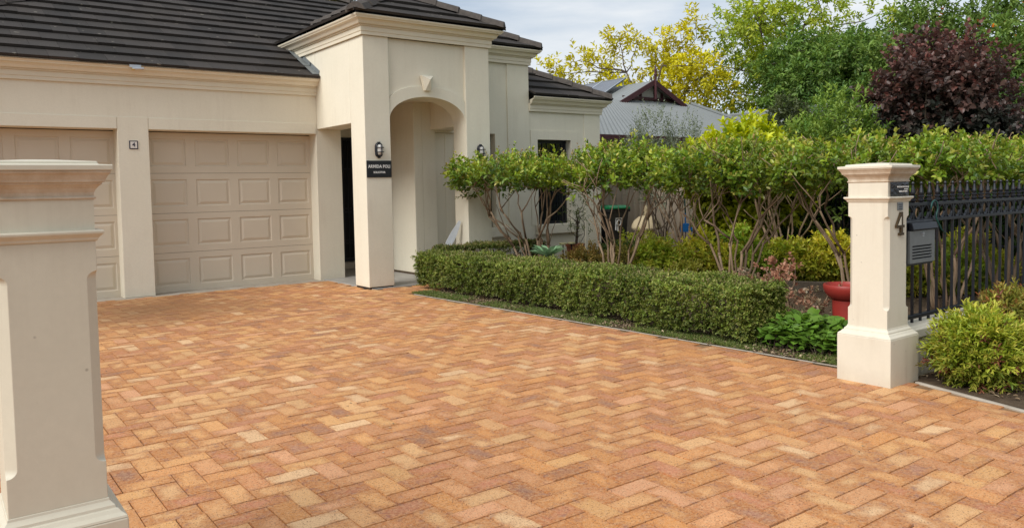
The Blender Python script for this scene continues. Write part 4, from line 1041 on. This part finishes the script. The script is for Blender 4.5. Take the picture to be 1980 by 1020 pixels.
for xx in (-.55,-.28,.28,.55): mb.box(gx+xx-.025,gx+xx+.025,gy-.06,gy-.005,3.60,ridge_z-abs(xx)*.5-.02)
mb.box(gx-1.0,gx+1.0,gy-.075,gy-.061,3.66,3.74); mb.build('gable_trim',M['maroon'],NB)
# ridge flashing and eave gutter
MB().tube([(17.5,tY,tz+.03),(19.4,eY,eZ+.03)],.05,6).build('hip_flashing',M['corrugated'],NB); MB().tube([(13.6,tY,tz+.03),(11.9,eY,eZ+.03)],.05,6).build('hip_flashing',M['corrugated'],NB)
MB().box(11.9,19.4,eY-.12,eY-.005,eZ-.10,eZ+.0).build('gutter',M['maroon'],NB)
MB().box(13.2,19.2,eY+.5,eY+.7,-.05,eZ+.1).box(13.2,13.4,eY+.701,20,-.05,eZ+.1).build('wall',M['neigh_wall'],NB)
for wx in (14.3,16.4,18.0): MB().box(wx,wx+.9,eY+.47,eY+.498,.8,2.05).build('window',M['glass'],NB)
# right wing with its ridge coming forward
mb=MB(); corr(mb,(17.0,14.6,2.45),(17.0,9.2,2.45),(18.7,14.6,3.30),(18.7,9.2,3.30),60); corr(mb,(20.4,14.6,2.45),(20.4,9.2,2.45),(18.7,14.6,3.30),(18.7,9.2,3.30),40)
wg=mb.build('wing_roof',M['corrugated'],NB)
MB().tube([(18.7,14.8,3.32),(18.7,9.2,3.32)],.05,6).build('ridge_flashing',M['corrugated'],NB)
MB().box(17.3,20.1,9.5,9.7,-.05,2.45).box(17.3,17.5,9.701,14.4,-.05,2.5).build('wall',M['neigh_wall'],NB)
# solar panels racked on the left gable slope
for i in range(3):
    y0=15.7+i*1.0
    mb=MB(); a=Vector((14.85,y0,3.80)); b_=Vector((15.80,y0,4.33)); d=Vector((0,.97,0)); n_=Vector((-.42,0,.9)).normalized()*.035
    mb.loft([[a,b_,b_+d,a+d],[a+n_,b_+n_,b_+d+n_,a+d+n_]]); s=mb.build('solar_panel',M['solar'],NB)
    m2=MB(); 
    for p,q in ((a,b_),(b_,b_+d),(b_+d,a+d),(a+d,a)): m2.obox(p+n_*1.1,q+n_*1.1,.03,.012)
    for e in (0.1,.9): m2.tube([b_+d*e-Vector((.02,0,.01)),b_+d*e+Vector((-.05,0,-.30))],.015,5)
    m2.build('panel_frame',M['zinc'],s)

# ------------------------------------------------------------------ beige sheet fence
t=thing('sheet_fence','beige ribbed steel fence beside the house behind the bin and lantern','fence',(11.3,11.7,0))
def ribbed(mb,p,q,z0,z1,pitch=.19):
    p,q=Vector(p),Vector(q); L=(q-p).length; d=(q-p)/L; nn=Vector((d.y,-d.x,0)); x=0; pts=[]
    while x<L:
        for o,e in ((0,0),(.07,0),(.095,.028),(.155,.028)):
            if x+o<=L: pts.append(p+d*(x+o)-nn*e)
        x+=.18
    b=len(mb.v)
    for c in pts: mb.v.append((c.x,c.y,z0)); mb.v.append((c.x,c.y,z1))
    for i in range(len(pts)-1): mb.f.append((b+2*i,b+2*i+2,b+2*i+3,b+2*i+1))
mb=MB(); ribbed(mb,(10.2,11.7,0),(12.5,11.7,0),0,1.78); mb.build('sheet_panel',M['fencesheet'],t)
mb=MB(); ribbed(mb,(12.5,11.66,0),(12.5,9.02,0),0,1.78); mb.build('sheet_panel',M['fencesheet'],t)
for x,y in ((12.5,11.7),(12.5,9.03)): MB().box(x-.03,x+.03,y-.03,y+.03,0,1.83).build('fence_post',M['fencesheet'],t)
MB().box(10.2,12.46,11.68,11.73,1.781,1.815).box(12.48,12.53,9.06,11.66,1.781,1.815).build('top_rail',M['fencesheet'],t)

# ------------------------------------------------------------------ garden objects
# wheelie bin
t=thing('wheelie_bin','dark wheelie bin with green lid standing by the house corner','bin',(10.62,11.08,0))
bx,by=10.62,11.08
rq=lambda h,g_,z:[(bx-h,by-g_,z),(bx+h,by-g_,z),(bx+h,by+g_,z),(bx-h,by+g_,z)]
MB().loft([rq(.20,.23,.06),rq(.21,.24,.12),rq(.265,.30,.90)]).build('body',M['binbody'],t,bevel=.02,seg=2)
MB().loft([rq(.285,.32,.86),rq(.29,.325,.92)]).build('rim',M['binbody'],t,bevel=.01)
mb=MB(); mb.loft([rq(.285,.325,.921),rq(.28,.32,.955),rq(.20,.25,.99)]); mb.box(bx-.18,bx+.18,by-.36,by-.32,.925,.95); mb.build('lid',M['binlid'],t,bevel=.01,seg=2)
for s in (-1,1): MB().tube([(bx+s*.17,by+.25,.1),(bx+s*.23,by+.25,.1)],.10,14).build('wheel',M['rubber'],t)
mb=MB(); yy=by-.285; a=[(bx+.0+.055*math.cos(q),yy-.005,.66+.05*math.sin(q)) for q in np.linspace(0,2*math.pi,15)]
mb.tube(a,.012,5); mb.box(bx-.085,bx+.085,yy-.006,yy+.01,.735,.75).box(bx-.085,bx-.070,yy-.006,yy+.014,.52,.734).box(bx+.070,bx+.085,yy-.006,yy+.014,.62,.734).box(bx-.04,bx+.01,yy+.0,yy+.018,.50,.60)
mb.build('logo',M['letter'],t)
# stone lantern
t=thing('stone_lantern','sandstone garden lantern with domed roof and finial near the beige fence','lantern',(10.98,10.42,0))
lx,ly=10.98,10.42
sq=lambda h,z:[(lx-h,ly-h,z),(lx+h,ly-h,z),(lx+h,ly+h,z),(lx-h,ly+h,z)]
MB().loft([sq(.24,-.02),sq(.24,.09),sq(.20,.12),sq(.15,.13)]).build('base',M['stone'],t,bevel=.01)
MB().loft([sq(.13,.131),sq(.13,.20)]).build('pedestal',M['stone'],t,bevel=.01)
MB().loft([sq(.20,.201),sq(.23,.235),sq(.23,.26)]).build('platform',M['stone'],t,bevel=.01)
mb=MB()
for sx in (-1,1):
    for sy in (-1,1): mb.box(lx+sx*.095-.04,lx+sx*.095+.04,ly+sy*.095-.04,ly+sy*.095+.04,.261,.52)
mb.build('firebox',M['stone'],t,bevel=.006); MB().box(lx-.06,lx+.06,ly-.06,ly+.06,.262,.519).build('inner_core',M['dark'],t)
n=24
def dome(rm,z): return [(lx+rm*(1+.10*abs(math.sin(3*2*math.pi*k_/n)))*math.cos(2*math.pi*k_/n),ly+rm*(1+.10*abs(math.sin(3*2*math.pi*k_/n)))*math.sin(2*math.pi*k_/n),z) for k_ in range(n)]
MB().loft([dome(.12,.521),dome(.25,.525),dome(.265,.56),dome(.255,.62),dome(.215,.70),dome(.14,.765),dome(.05,.795)]).build('dome_roof',M['stone'],t,auto=30)
MB().lathe((lx,ly,0),[(.03,.79),(.055,.82),(.03,.85),(.06,.89),(.05,.94),(.01,.99)],12).build('finial',M['stone'],t,smooth=True)
# terracotta pot and its plant
px_,py_=8.06,9.16
t=thing('flower_pot','terracotta pot holding a small twiggy shrub below the window','pot',(px_,py_,0))
MB().lathe((px_,py_,0),[(.10,.20),(.105,.205),(.135,.44),(.15,.445),(.152,.48),(.138,.482),(.13,.455),(.02,.45)],28).build('pot_wall',M['terracotta'],t,auto=40)
MB().lathe((px_,py_,0),[(.09,-.02),(.12,.0),(.12,.199)],20).build('pot_stand',M['concrete'],t)
MB().lathe((px_,py_,0),[(.129,.45),(.128,.462),(.05,.472),(.005,.473)],20).build('potting_soil',M['soil'],t)
t=thing('potted_shrub','thin twiggy shrub growing in the terracotta pot','shrub',(px_,py_,.46))
mb=MB(); rr=random.Random(4); tips=[]
tr_=limb(mb,(px_+.02,py_,.46),(px_+.04,py_-.02,.86),.024,.014,4,.14,7,rr)
for i in range(11):
    p=tr_[rr.randint(1,4)]; e=p+Vector((rr.uniform(-.22,.2),rr.uniform(-.2,.2),rr.uniform(.0,.4))); limb(mb,p,e,.008,.003,4,.25,5,rr); tips.append(e)
mb.tube([(px_+.1,py_,.47),(px_+.17,py_-.03,.6),(px_+.17,py_-.03,.8),(px_+.1,py_,.9)],.005,5)
mb.build('branches',M['bark_dark'],t)
P=np.array([tuple(e) for e in tips for _ in range(5)])+rng.normal(0,.05,(len(tips)*5,3))
b,ax_,nm_,L,W,col=shoots(P,rng.normal(0,.6,(len(P),3))+[0,0,.5],.10,7,.045,.35,(.06,.11,.02),(.15,.19,.04)); leaf_mesh('foliage',b,ax_,nm_,L,W,col,M['leaf'],t)
# two pale round discs on stakes next to the pot
for i,(x,y,z) in enumerate(((7.79,9.13,.50),(7.90,9.06,.505))):
    t=thing('solar_stake_light','pale yellow round garden stake light, '+('left' if i==0 else 'right')+' one of the pair beside the pot','garden light',(x,y,0),'round stake lights by the pot')
    MB().lathe((x,y,z),[(.01,-.02),(.05,-.018),(.062,-.005),(.062,.004),(.055,.010),(.01,.014)],18).build('lamp_disc',mat('pale_yellow_plastic',(.62,.55,.28),.4)[0] if i==0 else bpy.data.materials['pale_yellow_plastic'],t)
    MB().tube([(x,y,-.03),(x,y,z-.02)],.008,6).build('stake',M['black_metal'],t)
# blue spade leaning on the beige fence
t=thing('garden_spade','blue plastic spade hanging against the beige fence','spade',(12.0,10.34,.43))
cx_,cy_=12.0,10.34
u=Vector((.80,-.60,0)); nn=Vector((-.6,-.8,0))
poly=[(-.14,.0),(.14,.0),(.14,.05),(.12,.11),(.07,.16),(0,.18),(-.07,.16),(-.12,.11),(-.14,.05)]
mb=MB(); mb.loft([[Vector((cx_,cy_,.43+z))+u*x+nn*(.01+.02*abs(x)/.14) for x,z in poly],[Vector((cx_,cy_,.43+z))+u*x+nn*(-.004+.02*abs(x)/.14) for x,z in poly]]); mb.build('blade',M['blue'],t)
MB().tube([Vector((cx_,cy_,.56)),Vector((cx_,cy_,.80))],.014,8).build('socket',M['blue'],t)
MB().tube([Vector((cx_,cy_,.801)),Vector((cx_-.02,cy_+.02,1.45))],.016,8).build('handle',M['hose'],t)
MB().tube([Vector((cx_,cy_,.44)),Vector((cx_+.01,cy_,-.03))],.010,6).build('stake',M['bark_dark'],t)
# white curved plastic piece leaning in the porch
t=thing('plastic_guard','white curved plastic strip leaning against the right portico column','plastic strip',(6.25,9.95,.01))
mb=MB(); rings=[]
for k_ in range(12):
    s=k_/11; c=Vector((6.10+.36*s**.8,9.98-.02*s,.36+.52*s)); w=.045*math.sin(math.pi*(.12+.80*s))+.006
    sd=Vector((.85,-.30,-.42)).normalized(); dp=Vector((.3,.95,0))*.008
    rings.append([c-sd*w-dp,c+sd*w-dp,c+sd*w+dp,c-sd*w+dp])
mb.loft(rings).build('strip',M['white'],t,smooth=False)
mb=MB(); mb.tube([(6.04,9.9,.02),(6.02,9.88,.30),(6.05,9.87,.47),(6.12,9.86,.50),(6.2,9.86,.47),(6.25,9.87,.3),(6.27,9.9,.02)],.02,8); mb.lathe((6.17,9.88,.47),[(.005,-.03),(.05,-.02),(.06,0),(.05,.02),(.005,.03)],12); mb.build('frame_tube',M['white'],t,smooth=True)
# red pedestal bowl
t=thing('pedestal_bowl','red glazed pedestal bowl behind the right gate post','bowl',(6.80,3.93,0))
MB().lathe((6.80,3.93,0),[(.03,.27),(.135,.272),(.165,.295),(.198,.335),(.212,.375),(.213,.405),(.207,.414),(.192,.414),(.186,.395),(.12,.355),(.01,.35)],36).build('basin',M['red'],t,auto=50)
MB().lathe((6.80,3.93,0),[(.15,-.02),(.15,.02),(.136,.04),(.130,.12),(.134,.269)],30).build('pedestal',M['red'],t,auto=50)
# timber edging
t=MB(); t.obox((7.85,7.45,.03),(9.25,5.15,.03),.08,.15); tag(t.build('timber_edging',M['timber'],loc=(8.5,6.3,0),bevel=.006),'weathered timber sleeper edging the back shrub row','edging')

# jade plant / succulents, pinkish
def jade(label,loc,n,spread,h,seed,c0,c1):
    r=np.random.default_rng(seed); rr=random.Random(seed); t=thing('jade_plant',label,'succulent',loc)
    mb=MB(); P=[]
    for i in range(n):
        e=Vector(loc)+Vector((rr.uniform(-1,1)*spread,rr.uniform(-1,1)*spread,h*rr.uniform(.35,1)))
        limb(mb,loc,e,.014,.006,3,.2,6,rr); P.append(tuple(e))
    mb.build('stems',M['bark'],t)
    P=np.repeat(np.array(P),3,0)+r.normal(0,.035,(n*3,3))
    b,ax,nm,L,W,col=shoots(P,r.normal(0,.5,(n*3,3))+[0,0,.8],.07,9,.042,.75,c0,c1,r=r)
    leaf_mesh('leaves',b,ax,nm,L,W,col,M['gloss_leaf'],t,fold=.1)
jade('dried pinkish-brown succulent clump behind the hedge end, left of the red bowl',(6.75,4.62,0),20,.20,.56,3,(.36,.17,.10),(.50,.27,.17))
jade('low pink and grey-green succulent beside the red bowl',(6.62,4.28,0),22,.22,.34,4,(.38,.19,.12),(.25,.24,.14))
jade('grey-green succulent with pink tips behind the hedge',(6.95,5.15,0),16,.20,.44,5,(.17,.19,.11),(.42,.24,.16))
# leafy ground cover in front of it
r=np.random.default_rng(8); n=1150
P=np.stack([r.uniform(5.50,6.22,n),r.uniform(3.12,4.0,n),np.zeros(n)],1); ok=(P[:,0]-5.45)>(3.95-P[:,1])*.0
P[:,2]=.02+.23*np.clip(1-((P[:,0]-5.85)/.5)**2,0.1,1)*r.uniform(.0,1,n)**.6
k=n; ax=np.stack([r.normal(0,.8,k)-.4,r.normal(0,.8,k)-.4,r.uniform(-.1,.5,k)],1)
t=thing('ground_cover_plant','low round-leaved bright green plant at the end of the hedge','plant',(6.0,3.6,0))
c=np.array([(.045,.11,.012)])*(1-r.uniform(0,1,(n,1)))+np.array([(.14,.25,.03)])*r.uniform(.4,1,(n,1))
leaf_mesh('leaves',P,ax,np.stack([r.normal(-.2,.25,n),r.normal(-.25,.25,n),np.ones(n)],1),r.uniform(.05,.095,n),r.uniform(.055,.10,n),c,M['leaf'],t,fold=.12)
mb=MB(); rr=random.Random(3)
for i in range(0,n,3): limb(mb,(P[i,0]+rr.uniform(-.05,.05),P[i,1]+rr.uniform(-.05,.05),-.01),tuple(P[i]),.003,.002,2,.1,4,rr)
mb.build('stalks',M['bark_dark'],t)

# ------------------------------------------------------------------ grass verge, litter, fallen leaves
r=np.random.default_rng(21); n=30000
y=r.uniform(3.0,9.05,n); e=np.array([edge_x(v) if v<9 else 5.06 for v in y]); w=r.uniform(0,1,n)**1.2*.27
keep=(np.sin(y*3.1)+np.sin(y*7.7+1)+r.normal(0,.8,n))>-.2
P=np.stack([e+.03+w,y,np.zeros(n)],1)[keep]; k=len(P)
ax=np.stack([r.normal(0,.5,k),r.normal(0,.5,k),r.uniform(.4,1.1,k)],1)
mix=r.uniform(0,1,(k,1)); col=np.array([(.085,.14,.025)])*(1-mix)+np.array([(.25,.29,.08)])*mix
leaf_mesh('grass_verge',P,ax,r.normal(0,1,(k,3)),r.uniform(.015,.045,k),np.full(k,.005),col,M['leaf'],kind='stuff')
n=4200
y=r.uniform(2.9,9.1,n); P=np.stack([5.10+(9-y)*.046*.9+r.uniform(.0,.75,n),y,r.uniform(.002,.018,n)],1)
P2=np.stack([r.uniform(6,12,2200),r.uniform(3,10.5,2200),r.uniform(.002,.02,2200)],1)
P3=np.stack([r.uniform(5.3,7.6,1400),r.uniform(.8,2.62,1400),r.uniform(.002,.02,1400)],1); P3=P3[P3[:,0]>np.array([edge_x(v) for v in P3[:,1]])+.12]
P=np.concatenate([P,P2,P3]); n=len(P); mix=r.uniform(0,1,(n,1))
leaf_mesh('leaf_litter',P,np.stack([r.normal(0,1,n),r.normal(0,1,n),r.normal(.05,.2,n)],1),np.stack([r.normal(0,.3,n),r.normal(0,.3,n),np.ones(n)],1),r.uniform(.015,.05,n),r.uniform(.008,.022,n),np.array([(.20,.13,.075)])*(1-mix)+np.array([(.48,.38,.25)])*mix,M['dry'],kind='stuff')
# tiny bits of debris on the pavers
n=150; P=np.stack([r.uniform(1,5,n),r.uniform(2,9.6,n),np.full(n,.003)],1); P[:40,0]=r.uniform(4.3,5.05,40); P[:40,1]=r.uniform(6.5,9.4,40)
mix=r.uniform(0,1,(n,1)); leaf_mesh('paving_litter',P,np.stack([r.normal(0,1,n),r.normal(0,1,n),np.zeros(n)],1),np.tile([[0,0,1.]],(n,1)),r.uniform(.008,.022,n),r.uniform(.004,.012,n),np.array([(.09,.06,.03)])*(1-mix)+np.array([(.62,.52,.38)])*mix,M['dry'],kind='stuff')

# ------------------------------------------------------------------ light, sky, camera
sun_dir=Vector((-.80,-.10,.72)).normalized()     # towards the sun
L=bpy.data.lights.new('sun','SUN'); L.energy=3.45; L.angle=rad(36); L.color=(1,.975,.935)
so=link(bpy.data.objects.new('sun',L)); so.rotation_euler=(-sun_dir).to_track_quat('-Z','Y').to_euler()
wd=bpy.data.worlds.new('World'); sc.world=wd; wd.use_nodes=True; nt=wd.node_tree
bg=nt.nodes['Background']
sky=nt.nodes.new('ShaderNodeTexSky'); sky.sky_type='NISHITA'; sky.sun_disc=False
sky.sun_elevation=math.asin(sun_dir.z); sky.sun_rotation=math.atan2(sun_dir.x,sun_dir.y)
tc=nt.nodes.new('ShaderNodeTexCoord'); mp=nt.nodes.new('ShaderNodeMapping'); mp.inputs['Scale'].default_value=(1.0,1.6,6.5); mp.inputs['Rotation'].default_value=(0,0,.5)
nt.links.new(tc.outputs['Generated'],mp.inputs[0])
cl=noise(nt,mp.outputs[0],1.7,7,.55)
fac=ramp(nt,cl,[(.36,.30),(.60,1.0)])
cc=ramp(nt,noise(nt,mp.outputs[0],2.6,6,.5),[(.3,(5.4,6.1,6.9)),(.66,(7.9,8.1,8.25))])
mixed=mixc(nt,fac,sky.outputs[0],cc)
nt.links.new(mixed,bg.inputs[0]); bg.inputs[1].default_value=.118

cam=bpy.data.cameras.new('camera'); co=link(bpy.data.objects.new('camera',cam)); sc.camera=co
yaw,pit,roll=rad(36.758),rad(3.1081),rad(-1.1276)
fw=Vector((math.sin(yaw)*math.cos(pit),math.cos(yaw)*math.cos(pit),-math.sin(pit))); rt=Vector((math.cos(yaw),-math.sin(yaw),0)); up=rt.cross(fw)
Rv=rt*math.cos(roll)+up*math.sin(roll); Uv=-rt*math.sin(roll)+up*math.cos(roll)
mw=Matrix((Rv,Uv,-fw)).transposed().to_4x4(); mw.translation=Vector((0,0,1.36125)); co.matrix_world=mw
cam.sensor_width=36; cam.lens=1516.21/1980*36; cam.shift_y=-(510-445.68)/1980; cam.clip_end=2000; cam.clip_start=.05
sc.render.engine='CYCLES'
sc.view_settings.view_transform='Standard'; sc.view_settings.look='None'; sc.view_settings.exposure=0; sc.view_settings.gamma=1
sc.cycles.max_bounces=8; sc.cycles.transparent_max_bounces=4
